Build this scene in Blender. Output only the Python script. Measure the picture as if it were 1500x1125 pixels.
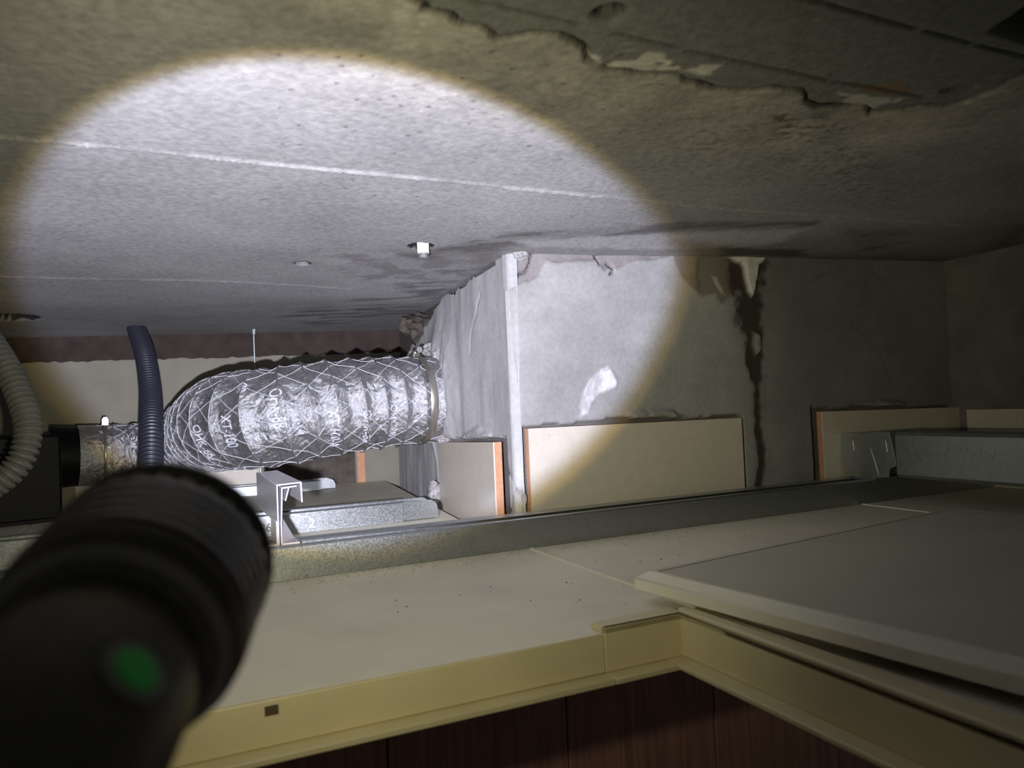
import bpy, bmesh, math, random
import numpy as np
from mathutils import Vector, Matrix

for o in list(bpy.data.objects):
    bpy.data.objects.remove(o)
scene = bpy.context.scene
COL = scene.collection
random.seed(7)
rng = np.random.default_rng(7)

# ------------------------------------------------------------------ camera
F = 1100.0                                   # focal length in pixels of the 1500 x 1125 frame
RHO = math.radians(2.5)                      # roll
PIT = math.atan((592 - 562.5) / F)           # slight upward pitch


def ray(u, v):
    a = u - 750.0
    b = v - 562.5
    h = a * math.cos(RHO) - b * math.sin(RHO)
    q = -(a * math.sin(RHO) + b * math.cos(RHO))
    return np.array([h, F * math.cos(PIT) - q * math.sin(PIT), F * math.sin(PIT) + q * math.cos(PIT)])


cam_data = bpy.data.cameras.new('camera')
cam = bpy.data.objects.new('camera', cam_data)
COL.objects.link(cam)
fwd = Vector(ray(750, 562.5)).normalized()
rgt = Vector(ray(751, 562.5) - ray(750, 562.5)).normalized()
upv = rgt.cross(fwd).normalized()
M = Matrix((rgt, upv, -fwd)).transposed().to_4x4()
cam.matrix_world = M
cam_data.sensor_fit = 'HORIZONTAL'
cam_data.sensor_width = 36.0
cam_data.lens = F / 1500.0 * 36.0
cam_data.clip_start = 0.004
cam_data.clip_end = 50
cam_data.dof.use_dof = True
cam_data.dof.focus_distance = 0.92
cam_data.dof.aperture_fstop = 12.0
scene.camera = cam

# ------------------------------------------------------------------ world, exposure
world = bpy.data.worlds.new('World')
scene.world = world
world.use_nodes = True
world.node_tree.nodes['Background'].inputs[0].default_value = (1.0, 0.93, 0.82, 1)
world.node_tree.nodes['Background'].inputs[1].default_value = 0.03
vs = scene.view_settings
vs.view_transform = 'Standard'
vs.look = 'None'
vs.gamma = 1.0
vs.use_curve_mapping = False
vs.exposure = 0.0

# the only lamp of the place is the flashlight: beam, warm rim of the beam, wide spill
LS = np.array([-0.0685, 0.148, -0.0265])     # centre of its lens
LA = np.array([-0.128, 0.950, 0.286])
LA = LA / np.linalg.norm(LA)


def spot(name, col, energy, half, blend, size, linear):
    l = bpy.data.lights.new(name, 'SPOT')
    l.color = (1, 1, 1)
    l.energy = 1.0
    l.spot_size = math.radians(half * 2)
    l.spot_blend = blend
    l.shadow_soft_size = size
    l.use_nodes = True
    nt = l.node_tree
    em = nt.nodes['Emission']
    em.inputs['Color'].default_value = (*col, 1)
    if linear:
        fo = nt.nodes.new('ShaderNodeLightFalloff')
        fo.inputs['Strength'].default_value = energy
        nt.links.new(fo.outputs['Linear'], em.inputs['Strength'])
    else:
        em.inputs['Strength'].default_value = energy
    o = bpy.data.objects.new(name, l)
    COL.objects.link(o)
    o.matrix_world = Matrix.Translation(Vector(LS + LA * 0.004)) @ Vector(-LA).to_track_quat('Z', 'Y').to_matrix().to_4x4()
    return o


BEAMS = [spot('beam', (0.63, 0.69, 1.0), 47.0, 27.8, 0.17, 0.004, True),
         spot('beam_rim', (1.0, 0.70, 0.24), 9.0, 28.55, 0.07, 0.004, True),
         spot('spill', (1.0, 0.94, 0.66), 7.6, 64.0, 1.0, 0.006, True)]


# ------------------------------------------------------------------ geometry helpers
def onz(u, v, z):
    r = ray(u, v)
    return r * z / r[2]


def at(u, v, D):
    r = ray(u, v)
    return r * D / r[1]


def onpl(u, v, p, n):
    r = ray(u, v)
    return r * np.dot(p, n) / np.dot(r, n)


HF = -0.15                                   # top of the suspended ceiling panels
HC = float(at(745, 370, 0.85)[2])            # soffit of the concrete slab


def onceil(u, v):
    z = HC
    for _ in range(15):
        p = onz(u, v, z)
        z = HC + 0.029 * max(0.0, p[0])
    return p


GA = math.radians(24.7)
D1 = np.array([math.cos(GA), math.sin(GA), 0.0])     # along the runners
D2 = np.array([-math.sin(GA), math.cos(GA), 0.0])    # away from the hatch
O0 = np.array([0.012, 0.7815, 0.0])


def G(a, b, z=0.0):
    return O0 + a * D1 + b * D2 + np.array([0, 0, z])


def ab(p):
    r = p - O0
    return float(r @ D1), float(r @ D2)


CORNER = at(752, 585, 0.85)
CORNER[2] = 0

# ---- noise in numpy


def _hash(ix, iy, seed):
    h = (ix.astype(np.int64) * 374761393 + iy.astype(np.int64) * 668265263 + seed * 1442695041) & 0xFFFFFFFF
    h = ((h ^ (h >> 13)) * 1274126177) & 0xFFFFFFFF
    h = h ^ (h >> 16)
    return (h & 0xFFFFFF) / float(0xFFFFFF)


def vnoise(x, y, seed=0):
    ix = np.floor(x)
    iy = np.floor(y)
    fx = x - ix
    fy = y - iy
    fx = fx * fx * (3 - 2 * fx)
    fy = fy * fy * (3 - 2 * fy)
    a = _hash(ix, iy, seed)
    b = _hash(ix + 1, iy, seed)
    c = _hash(ix, iy + 1, seed)
    d = _hash(ix + 1, iy + 1, seed)
    return (a + (b - a) * fx) * (1 - fy) + (c + (d - c) * fx) * fy


def fbm(x, y, seed=0, octv=4):
    s = 0.0
    w = 0.5
    for k in range(octv):
        s = s + w * vnoise(x * 2 ** k, y * 2 ** k, seed + k * 17)
        w *= 0.5
    return s / (1 - 0.5 ** octv)


def sstep(a, b, x):
    t = np.clip((x - a) / (b - a), 0, 1)
    return t * t * (3 - 2 * t)


def polydist(x, y, pts, widths=None):
    """distance to a polyline; with widths returns distance / local width"""
    best = np.full(x.shape, 1e9)
    for i in range(len(pts) - 1):
        ax, ay = pts[i]
        bx, by = pts[i + 1]
        dx, dy = bx - ax, by - ay
        L = dx * dx + dy * dy + 1e-12
        t = np.clip(((x - ax) * dx + (y - ay) * dy) / L, 0, 1)
        d = np.hypot(x - ax - t * dx, y - ay - t * dy)
        if widths is not None:
            d = d / (widths[i] + (widths[i + 1] - widths[i]) * t)
        best = np.minimum(best, d)
    return best


def inpoly(x, y, pts):
    ins = np.zeros(x.shape, bool)
    n = len(pts)
    for i in range(n):
        ax, ay = pts[i]
        bx, by = pts[(i + 1) % n]
        c = (ay > y) != (by > y)
        with np.errstate(divide='ignore', invalid='ignore'):
            xx = ax + (y - ay) * (bx - ax) / (by - ay if by != ay else 1e-12)
        ins ^= c & (x < xx)
    return ins


def softpoly(x, y, pts, w):
    """1 inside, 0 outside, soft over w"""
    d = polydist(x, y, list(pts) + [pts[0]])
    s = np.where(inpoly(x, y, pts), d, -d)
    return sstep(-w, w, s)


# ---- mesh helpers


def tag(o, label=None, cat=None, group=None, kind=None):
    if label:
        o['label'] = label
    if cat:
        o['category'] = cat
    if group:
        o['group'] = group
    if kind:
        o['kind'] = kind
    return o


def obj(name, verts, faces, mat, parent=None, smooth=False, mats=None, fmat=None):
    me = bpy.data.meshes.new(name)
    me.from_pydata([tuple(map(float, v)) for v in verts], [], [tuple(f) for f in faces])
    for m in (mats or [mat]):
        me.materials.append(m)
    if fmat is not None:
        me.polygons.foreach_set('material_index', fmat)
    if smooth:
        me.polygons.foreach_set('use_smooth', [True] * len(me.polygons))
    bm = bmesh.new()
    bm.from_mesh(me)
    bmesh.ops.recalc_face_normals(bm, faces=bm.faces)
    bm.to_mesh(me)
    bm.free()
    me.update()
    o = bpy.data.objects.new(name, me)
    COL.objects.link(o)
    if parent:
        o.parent = parent
        o.matrix_parent_inverse = parent.matrix_world.inverted()
    return o


def empty(name, loc):
    o = bpy.data.objects.new(name, None)
    COL.objects.link(o)
    o.location = tuple(map(float, loc))
    o.empty_display_size = 0.02
    bpy.context.view_layer.update()
    return o


class MB:
    def __init__(self):
        self.v = []
        self.f = []

    def add(self, v, f):
        n = len(self.v)
        self.v += [tuple(map(float, p)) for p in v]
        self.f += [tuple(i + n for i in q) for q in f]

    def hexa(self, p):
        """8 corners: 4 of the bottom loop, 4 of the top loop"""
        self.add(p, [(0, 3, 2, 1), (4, 5, 6, 7), (0, 1, 5, 4), (1, 2, 6, 5), (2, 3, 7, 6), (3, 0, 4, 7)])

    def prism(self, loop, vec):
        n = len(loop)
        vec = np.array(vec)
        v = [np.array(p) for p in loop] + [np.array(p) + vec for p in loop]
        f = [tuple(range(n))[::-1], tuple(range(n, 2 * n))]
        f += [(i, (i + 1) % n, n + (i + 1) % n, n + i) for i in range(n)]
        self.add(v, f)

    def gbox(self, a0, a1, b0, b1, z0, z1):
        self.hexa([G(a0, b0, z0), G(a1, b0, z0), G(a1, b1, z0), G(a0, b1, z0),
                   G(a0, b0, z1), G(a1, b0, z1), G(a1, b1, z1), G(a0, b1, z1)])

    def cyl(self, p, q, r0, r1=None, n=20, cap=True):
        p = np.array(p, float)
        q = np.array(q, float)
        r1 = r0 if r1 is None else r1
        t = (q - p) / np.linalg.norm(q - p)
        h = np.array([0, 0, 1.0]) if abs(t[2]) < .9 else np.array([1.0, 0, 0])
        e = np.cross(t, h)
        e /= np.linalg.norm(e)
        g = np.cross(t, e)
        v = []
        for c, r in ((p, r0), (q, r1)):
            for i in range(n):
                w = 2 * math.pi * i / n
                v.append(c + r * (math.cos(w) * e + math.sin(w) * g))
        f = [(i, (i + 1) % n, n + (i + 1) % n, n + i) for i in range(n)]
        if cap:
            f += [tuple(range(n))[::-1], tuple(range(n, 2 * n))]
        self.add(v, f)

    def build(self, name, mat, parent=None, smooth=False, bevel=0, seg=2):
        o = obj(name, self.v, self.f, mat, parent, smooth)
        if bevel:
            bv = o.modifiers.new('bevel', 'BEVEL')
            bv.width = bevel
            bv.segments = seg
            bv.limit_method = 'ANGLE'
            bv.angle_limit = math.radians(40)
            bv.harden_normals = False
            o.data.polygons.foreach_set('use_smooth', [True] * len(o.data.polygons))
            try:
                o.data.set_sharp_from_angle(angle=math.radians(35))
            except Exception:
                pass
        return o


def catmull(pts, n):
    P = np.array(pts, float)
    P = np.vstack([2 * P[0] - P[1], P, 2 * P[-1] - P[-2]])
    out = []
    m = len(P) - 3
    for i in range(m):
        p0, p1, p2, p3 = P[i:i + 4]
        for t in np.linspace(0, 1, 40, endpoint=False):
            out.append(.5 * ((2 * p1) + (-p0 + p2) * t + (2 * p0 - 5 * p1 + 4 * p2 - p3) * t * t + (-p0 + 3 * p1 - 3 * p2 + p3) * t ** 3))
    out.append(P[-2])
    out = np.array(out)
    seg = np.linalg.norm(np.diff(out, axis=0), axis=1)
    s = np.concatenate([[0], np.cumsum(seg)])
    ss = np.linspace(0, s[-1], n)
    return np.stack([np.interp(ss, s, out[:, k]) for k in range(out.shape[1])], 1), ss


def frames(P):
    T = np.gradient(P, axis=0)
    T /= np.linalg.norm(T, axis=1)[:, None]
    U = np.zeros_like(P)
    u = np.array([0, 0, 1.0])
    for i in range(len(P)):
        u = u - T[i] * (u @ T[i])
        u /= np.linalg.norm(u)
        U[i] = u
    return T, U, np.cross(T, U)


def sweep_mesh(P, U, V, R, nseg):
    """R: array (n, nseg) of radii"""
    n = len(P)
    th = np.linspace(0, 2 * math.pi, nseg, endpoint=False)
    X = P[:, None, :] + R[..., None] * (np.cos(th)[None, :, None] * U[:, None, :] + np.sin(th)[None, :, None] * V[:, None, :])
    verts = X.reshape(-1, 3)
    i, j = np.meshgrid(np.arange(n - 1), np.arange(nseg), indexing='ij')
    j2 = (j + 1) % nseg
    faces = np.stack([i * nseg + j, i * nseg + j2, (i + 1) * nseg + j2, (i + 1) * nseg + j], -1).reshape(-1, 4)
    return verts, faces


def bigmesh(name, verts, faces, mat, parent=None, smooth=True, color=None):
    me = bpy.data.meshes.new(name)
    nv, nf = len(verts), len(faces)
    me.vertices.add(nv)
    me.vertices.foreach_set('co', np.asarray(verts, np.float32).ravel())
    me.loops.add(nf * 4)
    me.loops.foreach_set('vertex_index', np.asarray(faces, np.int32).ravel())
    me.polygons.add(nf)
    me.polygons.foreach_set('loop_start', np.arange(0, nf * 4, 4, dtype=np.int32))
    me.polygons.foreach_set('loop_total', np.full(nf, 4, np.int32))
    me.polygons.foreach_set('use_smooth', np.full(nf, smooth))
    me.materials.append(mat)
    me.update(calc_edges=True)
    if color is not None:
        at_ = me.color_attributes.new('albedo', 'FLOAT_COLOR', 'POINT')
        c = np.ones((nv, 4), np.float32)
        c[:, :3] = color
        at_.data.foreach_set('color', c.ravel())
    me.validate()
    o = bpy.data.objects.new(name, me)
    COL.objects.link(o)
    if parent:
        o.parent = parent
        o.matrix_parent_inverse = parent.matrix_world.inverted()
    return o


def gridfaces(n, m):
    i, j = np.meshgrid(np.arange(n - 1), np.arange(m - 1), indexing='ij')
    return np.stack([i * m + j, (i + 1) * m + j, (i + 1) * m + j + 1, i * m + j + 1], -1).reshape(-1, 4)


# ------------------------------------------------------------------ materials
def material(name, base, rough=0.6, metal=0.0, var=0.15, scale=40.0, bump=0.0, bscale=200.0, attr=False,
             spec=0.5, rvar=0.0, detail=5.0, dist=0.002, coords='Object', stretch=None, second=None, voronoi=False):
    m = bpy.data.materials.new(name)
    m.use_nodes = True
    nt = m.node_tree
    N = nt.nodes
    L = nt.links
    b = N['Principled BSDF']
    b.inputs['Roughness'].default_value = rough
    b.inputs['Metallic'].default_value = metal
    b.inputs['Specular IOR Level'].default_value = spec
    tc = N.new('ShaderNodeTexCoord')
    vec = tc.outputs[coords]
    if stretch:
        mp = N.new('ShaderNodeMapping')
        mp.inputs['Scale'].default_value = stretch
        L.new(vec, mp.inputs['Vector'])
        vec = mp.outputs['Vector']
    if voronoi:
        nz = N.new('ShaderNodeTexVoronoi')
        nz.inputs['Scale'].default_value = scale
        L.new(vec, nz.inputs['Vector'])
        sep = N.new('ShaderNodeSeparateColor')
        L.new(nz.outputs['Color'], sep.inputs['Color'])
        fac = sep.outputs['Red']
    else:
        nz = N.new('ShaderNodeTexNoise')
        nz.inputs['Scale'].default_value = scale
        nz.inputs['Detail'].default_value = detail
        L.new(vec, nz.inputs['Vector'])
        fac = nz.outputs['Fac']
    mr = N.new('ShaderNodeMapRange')
    mr.inputs['From Min'].default_value = 0.25
    mr.inputs['From Max'].default_value = 0.75
    mr.inputs['To Min'].default_value = 1 - var
    mr.inputs['To Max'].default_value = 1 + var
    L.new(fac, mr.inputs['Value'])
    mul = N.new('ShaderNodeMix')
    mul.data_type = 'RGBA'
    mul.blend_type = 'MULTIPLY'
    mul.inputs['Factor'].default_value = 1
    if attr:
        at_ = N.new('ShaderNodeAttribute')
        at_.attribute_name = 'albedo'
        L.new(at_.outputs['Color'], mul.inputs[6])
    elif second:
        mx = N.new('ShaderNodeMix')
        mx.data_type = 'RGBA'
        n2 = N.new('ShaderNodeTexNoise')
        n2.inputs['Scale'].default_value = second[1]
        n2.inputs['Detail'].default_value = 3
        L.new(vec, n2.inputs['Vector'])
        r2 = N.new('ShaderNodeMapRange')
        r2.inputs['From Min'].default_value = second[2]
        r2.inputs['From Max'].default_value = second[3]
        L.new(n2.outputs['Fac'], r2.inputs['Value'])
        L.new(r2.outputs['Result'], mx.inputs['Factor'])
        mx.inputs[6].default_value = (*base, 1)
        mx.inputs[7].default_value = (*second[0], 1)
        L.new(mx.outputs[2], mul.inputs[6])
    else:
        mul.inputs[6].default_value = (*base, 1)
    L.new(mr.outputs['Result'], mul.inputs[7])
    L.new(mul.outputs[2], b.inputs['Base Color'])
    if rvar:
        rr = N.new('ShaderNodeMapRange')
        rr.inputs['From Min'].default_value = 0.2
        rr.inputs['From Max'].default_value = 0.8
        rr.inputs['To Min'].default_value = max(0.02, rough - rvar)
        rr.inputs['To Max'].default_value = rough + rvar
        L.new(fac, rr.inputs['Value'])
        L.new(rr.outputs['Result'], b.inputs['Roughness'])
    if bump:
        bn = N.new('ShaderNodeTexNoise')
        bn.inputs['Scale'].default_value = bscale
        bn.inputs['Detail'].default_value = 6
        bn.inputs['Roughness'].default_value = 0.65
        L.new(vec, bn.inputs['Vector'])
        bp = N.new('ShaderNodeBump')
        bp.inputs['Strength'].default_value = bump
        bp.inputs['Distance'].default_value = dist
        L.new(bn.outputs['Fac'], bp.inputs['Height'])
        L.new(bp.outputs['Normal'], b.inputs['Normal'])
    return m


M_SLAB = material('concrete_slab', (1, 1, 1), 0.85, var=0.26, scale=190, detail=9, bump=0.7, bscale=420, attr=True, dist=0.0015)
M_PLASTER = material('cement_plaster', (1, 1, 1), 0.88, var=0.10, scale=180, bump=0.5, bscale=500, attr=True, dist=0.0012)
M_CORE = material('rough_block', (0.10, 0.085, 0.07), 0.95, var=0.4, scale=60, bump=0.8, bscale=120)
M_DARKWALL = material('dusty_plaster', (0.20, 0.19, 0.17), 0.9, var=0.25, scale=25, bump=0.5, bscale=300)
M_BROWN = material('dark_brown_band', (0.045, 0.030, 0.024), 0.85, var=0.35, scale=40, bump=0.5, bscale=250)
M_BACK = material('back_plaster', (0.26, 0.245, 0.19), 0.9, var=0.10, scale=18, bump=0.3, bscale=300)
M_PANEL = material('ceiling_panel', (0.82, 0.79, 0.64), 0.55, var=0.06, scale=9, bump=0.12, bscale=700, dist=0.0006, spec=0.35,
                   second=((0.75, 0.72, 0.58), 14, 0.45, 0.75))
M_LID = material('lid_board', (0.60, 0.58, 0.47), 0.6, var=0.06, scale=12, bump=0.12, bscale=600, dist=0.0006, spec=0.35)
M_LIDEDGE = material('lid_edge_plastic', (0.76, 0.74, 0.61), 0.45, var=0.05, scale=30)
M_FRAME = material('cream_plastic', (0.68, 0.60, 0.36), 0.42, var=0.07, scale=20, bump=0.08, bscale=300)
M_SLOT = material('brown_slot', (0.09, 0.06, 0.03), 0.8)
M_STEEL = material('galvanised_steel', (0.43, 0.455, 0.46), 0.36, metal=0.95, var=0.09, scale=1000, voronoi=True, bump=0.15, bscale=1200, rvar=0.05, dist=0.0005)
M_STEELD = material('dull_steel', (0.40, 0.43, 0.43), 0.45, metal=0.8, var=0.15, scale=160, bump=0.1, bscale=500, rvar=0.1)
M_PVC = material('pale_moulding', (0.66, 0.65, 0.68), 0.35, metal=0.25, var=0.06, scale=60)
M_GLAZE = material('tile_glaze', (0.70, 0.65, 0.55), 0.35, var=0.05, scale=80, second=((0.42, 0.33, 0.22), 420, 0.68, 0.74))
M_CLAY = material('tile_clay', (0.62, 0.33, 0.19), 0.85, var=0.15, scale=200, bump=0.3, bscale=600)
M_FOIL = material('aluminium_foil', (0.54, 0.54, 0.56), 0.30, metal=0.88, var=0.15, scale=130, bump=0.75, bscale=230, rvar=0.10, dist=0.003)
def _facets(m, sc, strength, dist):
    nt = m.node_tree
    bp = [n for n in nt.nodes if n.type == 'BUMP'][0]
    tc = [n for n in nt.nodes if n.type == 'TEX_COORD'][0]
    vo = nt.nodes.new('ShaderNodeTexVoronoi')
    vo.feature = 'DISTANCE_TO_EDGE'
    vo.inputs['Scale'].default_value = sc
    nt.links.new(tc.outputs['Object'], vo.inputs['Vector'])
    b2 = nt.nodes.new('ShaderNodeBump')
    b2.inputs['Strength'].default_value = strength
    b2.inputs['Distance'].default_value = dist
    nt.links.new(vo.outputs['Distance'], b2.inputs['Height'])
    nt.links.new(bp.outputs['Normal'], b2.inputs['Normal'])
    nt.links.new(b2.outputs['Normal'], nt.nodes['Principled BSDF'].inputs['Normal'])


_facets(M_FOIL, 95, 0.5, 0.003)
M_THREAD = material('white_thread', (0.82, 0.82, 0.85), 0.5, var=0.05)
M_PRINT = material('white_print', (0.80, 0.80, 0.86), 0.5, var=0.05)
M_CLAMP = material('clamp_steel', (0.46, 0.43, 0.38), 0.33, metal=0.85, var=0.12, scale=120)
M_CHROME = material('bright_screw', (0.85, 0.85, 0.85), 0.22, metal=0.9, var=0.05)
M_BLACKPL = material('black_plastic', (0.004, 0.004, 0.005), 0.5, spec=0.2, var=0.2, scale=60, bump=0.1, bscale=300)
M_CONDG = material('grey_conduit_plastic', (0.21, 0.21, 0.185), 0.45, var=0.1, scale=60)
M_CONDB = material('navy_conduit_plastic', (0.026, 0.028, 0.042), 0.4, var=0.15, scale=60)
M_INK = material('black_ink', (0.03, 0.03, 0.03), 0.6)
M_FLBODY = material('black_anodised', (0.16, 0.16, 0.16), 0.36, metal=0.2, var=0.25, scale=300, bump=0.15, bscale=900, dist=0.0005)
M_FLRUB = material('grey_rubber', (0.42, 0.43, 0.42), 0.7, var=0.2, scale=200)
M_REFL = material('reflector', (0.8, 0.8, 0.8), 0.15, metal=1.0, var=0.02)
M_WOOD = material('red_brown_wood', (0.29, 0.145, 0.11), 0.5, var=0.35, scale=14, stretch=(14, 14, 0.6), detail=8)
M_WHITE = material('white_nut', (0.80, 0.82, 0.86), 0.4, var=0.05)
M_BATHWALL = material('bathroom_tile_wall', (0.35, 0.32, 0.28), 0.5, var=0.1)
M_CRUMB = material('plaster_crumbs', (0.55, 0.50, 0.40), 0.9, var=0.2, scale=100)
M_GRIT = material('dark_grit', (0.05, 0.045, 0.04), 0.9, var=0.3, scale=100)
M_MORTAR = material('mortar', (0.46, 0.45, 0.44), 0.92, var=0.2, scale=90, bump=0.6, bscale=300)

M_GREEN = bpy.data.materials.new('green_indicator')
M_GREEN.use_nodes = True
_b = M_GREEN.node_tree.nodes['Principled BSDF']
_n = M_GREEN.node_tree.nodes.new('ShaderNodeTexNoise')
_n.inputs['Scale'].default_value = 120
_r = M_GREEN.node_tree.nodes.new('ShaderNodeMapRange')
_r.inputs['To Min'].default_value = 0.02
_r.inputs['To Max'].default_value = 0.045
M_GREEN.node_tree.links.new(_n.outputs['Fac'], _r.inputs['Value'])
M_GREEN.node_tree.links.new(_r.outputs['Result'], _b.inputs['Emission Strength'])
_b.inputs['Base Color'].default_value = (0.01, 0.08, 0.02, 1)
_b.inputs['Emission Color'].default_value = (0.02, 0.7, 0.08, 1)

# ------------------------------------------------------------------ the slab overhead
CRACK_PX = [(540, -60), (580, -20), (612, 2), (624, 6), (622, 16), (644, 18), (663, 21), (682, 33), (708, 38), (725, 51), (739, 57),
            (761, 50), (778, 46), (793, 49), (819, 50), (836, 61), (849, 66), (864, 86), (874, 92), (889, 100), (921, 105),
            (942, 108), (966, 109), (987, 110), (1002, 118), (1019, 119), (1043, 127), (1070, 130), (1102, 132), (1130, 128),
            (1150, 131), (1171, 129), (1183, 138), (1182, 149), (1195, 153), (1236, 151), (1270, 153), (1277, 164), (1322, 158),
            (1356, 153), (1394, 153), (1411, 149), (1428, 141), (1452, 131), (1476, 117), (1498, 108), (1600, 45)]


def cpx(l):
    return [tuple(onceil(u, v)[:2]) for u, v in l]


def build_ceiling():
    xs = np.concatenate([np.arange(-1.35, -0.62, 0.008), np.arange(-0.62, -0.16, 0.004), np.arange(-0.16, 0.52, 0.0016),
                         np.arange(0.52, 0.95, 0.004), np.arange(0.95, 1.5, 0.015)])
    ys = [-0.35, -0.2, -0.05, 0.05, 0.12, 0.18, 0.22, 0.25, 0.27]
    y = 0.285
    while y < 0.50:
        ys.append(y)
        y += 0.00135
    st = 0.0015
    while y < 1.80:
        ys.append(y)
        st = min(st * 1.012, 0.0055)
        y += st
    ys = np.array(ys)
    X, Y = np.meshgrid(xs, ys, indexing='ij')
    Z = HC + 0.029 * np.maximum(0, X)
    n1 = fbm(X * 6, Y * 6, 3, 5)
    n2 = fbm(X * 30, Y * 30, 11, 4)
    n3 = fbm(X * 120, Y * 120, 23, 3)
    wob = 0.006 * (fbm(X * 60, Y * 60, 31, 3) - 0.5)
    wob2 = 0.006 * (fbm(X * 60, Y * 60, 37, 3) - 0.5)
    Xw, Yw = X + wob, Y + wob2
    crack = cpx(CRACK_PX)
    smooth_poly = crack + cpx([(1700, -500), (400, -500)])
    sub = (Y < 0.75) & (Y > 0.15)
    ins = np.zeros(X.shape)
    dcr = np.full(X.shape, 1.0)
    ins[sub] = inpoly(Xw[sub], Yw[sub], smooth_poly)
    dcr[sub] = polydist(Xw[sub], Yw[sub], crack)
    rough = 1 - ins
    base = np.stack([0.345 + 0 * X, 0.34 + 0 * X, 0.33 + 0 * X], -1)
    base *= (0.72 + 0.56 * n1)[..., None] * (0.90 + 0.2 * n2)[..., None]
    # coarse skim coat close to the torn edge
    nearc = np.exp(-(dcr / 0.085) ** 2) * rough
    coarse = np.array([0.41, 0.375, 0.285])
    base = base * (1 - 0.6 * nearc[..., None]) + 0.6 * nearc[..., None] * coarse * (0.35 + 1.3 * n2)[..., None] * (0.6 + 0.8 * fbm(X * 14, Y * 14, 301, 3))[..., None]
    Z -= 0.0016 * rough * np.exp(-(dcr / 0.22) ** 2)
    Z += nearc * 0.0022 * (n2 - 0.5) + nearc * 0.0012 * (n3 - 0.5)
    Z += 0.0012 * (n1 - 0.5) * rough
    # exposed panel behind the torn skim
    sm = np.array([0.20, 0.205, 0.18]) * (0.93 + 0.14 * n1)[..., None]
    base = np.where(ins[..., None] > 0.5, sm, base)
    # crack itself: a deep black slit of changing width
    cw = 0.0008 + 0.0018 * vnoise(X * 45, Y * 45, 91) ** 1.4
    slit = 1 - sstep(0.6, 1.3, dcr / cw)
    slit *= sstep(0.25, 0.45, vnoise(X * 22, Y * 22, 77) + np.where(X < 0.07, 0.6, 0.12))
    Z += 0.004 * slit
    base *= (1 - 0.97 * slit)[..., None]

    def stain(px, col, amt, w=0.012, wobble=1.0, noise=None):
        nonlocal base
        p = cpx(px)
        mx = np.array(p)
        m = (X > mx[:, 0].min() - 3 * w) & (X < mx[:, 0].max() + 3 * w) & (Y > mx[:, 1].min() - 3 * w) & (Y < mx[:, 1].max() + 3 * w)
        k = np.zeros(X.shape)
        k[m] = softpoly(X[m] + wobble * wob[m] * 3, Y[m] + wobble * wob2[m] * 3, p, w)
        if noise is not None:
            k = k * noise
        k = np.clip(k * amt, 0, 1)[..., None]
        base = base * (1 - k) + np.array(col) * k
        return k[..., 0]

    patch = sstep(0.42, 0.55, fbm(X * 90, Y * 90, 51, 3))
    streak = sstep(0.40, 0.62, fbm(X * 18, Y * 60, 53, 4))
    mott = sstep(0.45, 0.65, fbm(X * 35, Y * 35, 57, 4))
    # remains of white paint beside the torn edge
    stain([(845, 62), (905, 62), (960, 76), (1010, 88), (1060, 100), (1062, 112), (1030, 112), (985, 104), (930, 103), (880, 96)],
          (0.62, 0.60, 0.50), 0.95, 0.002, 0.6, patch)
    stain([(1225, 136), (1290, 138), (1358, 152), (1330, 157), (1280, 160), (1240, 147)], (0.55, 0.53, 0.45), 0.9, 0.002, 0.5, patch)
    stain([(1270, 165), (1330, 160), (1400, 152), (1450, 133), (1500, 108), (1500, 116), (1450, 145), (1385, 172), (1310, 182), (1260, 180)],
          (0.50, 0.47, 0.38), 0.8, 0.003, 0.5, 0.4 + 0.6 * mott)
    stain([(1250, 125), (1320, 120), (1345, 138), (1270, 134)], (0.25, 0.15, 0.05), 0.7, 0.004, 0.5)
    # mould speckle
    speck = sstep(0.54, 0.72, fbm(X * 210, Y * 210, 61, 4))
    stain([(1090, 165), (1180, 160), (1230, 185), (1200, 205), (1120, 200)], (0.05, 0.045, 0.035), 0.95, 0.012, 1, speck)
    stain([(880, 150), (1090, 150), (1250, 200), (1300, 280), (1180, 290), (1050, 240), (930, 200)], (0.18, 0.16, 0.12), 0.6, 0.04, 1, speck)
    stain([(1220, 220), (1330, 240), (1330, 300), (1240, 290)], (0.10, 0.09, 0.06), 0.55, 0.04, 1, speck + .3 * mott)
    # stains by the shaft
    stain([(490, 372), (600, 366), (690, 380), (720, 385), (690, 405), (640, 430), (560, 420), (500, 400)], (0.20, 0.19, 0.19), 0.75, 0.02, 1, mott)
    stain([(590, 375), (760, 340), (1000, 325), (1200, 325), (1200, 332), (1000, 338), (780, 352), (700, 375), (620, 382)],
          (0.15, 0.145, 0.14), 0.75, 0.012, 1, 0.35 + streak)
    stain([(690, 372), (745, 352), (742, 372), (710, 392)], (0.20, 0.19, 0.18), 0.8, 0.012, 1, 0.5 + 0.5 * mott)
    stain([(620, 395), (700, 390), (670, 420), (600, 460), (470, 478), (400, 465), (480, 445), (590, 430)], (0.12, 0.115, 0.12), 0.85, 0.03, 1, streak)
    stain([(755, 352), (1000, 341), (1180, 336), (1140, 356), (1000, 366), (780, 362)], (0.60, 0.60, 0.60), 0.7, 0.008, 1, 0.75 + 0.25 * n1)
    stain([(990, 352), (1080, 360), (1060, 374), (985, 368)], (0.24, 0.15, 0.06), 0.6, 0.02, 1)
    stain([(1060, 362), (1180, 366), (1180, 376), (1060, 374)], (0.05, 0.045, 0.04), 0.8, 0.01, 1)
    stain([(1240, 330), (1310, 340), (1320, 375), (1260, 365)], (0.06, 0.055, 0.05), 0.8, 0.03, 1, 0.4 + 0.6 * mott)
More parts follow.
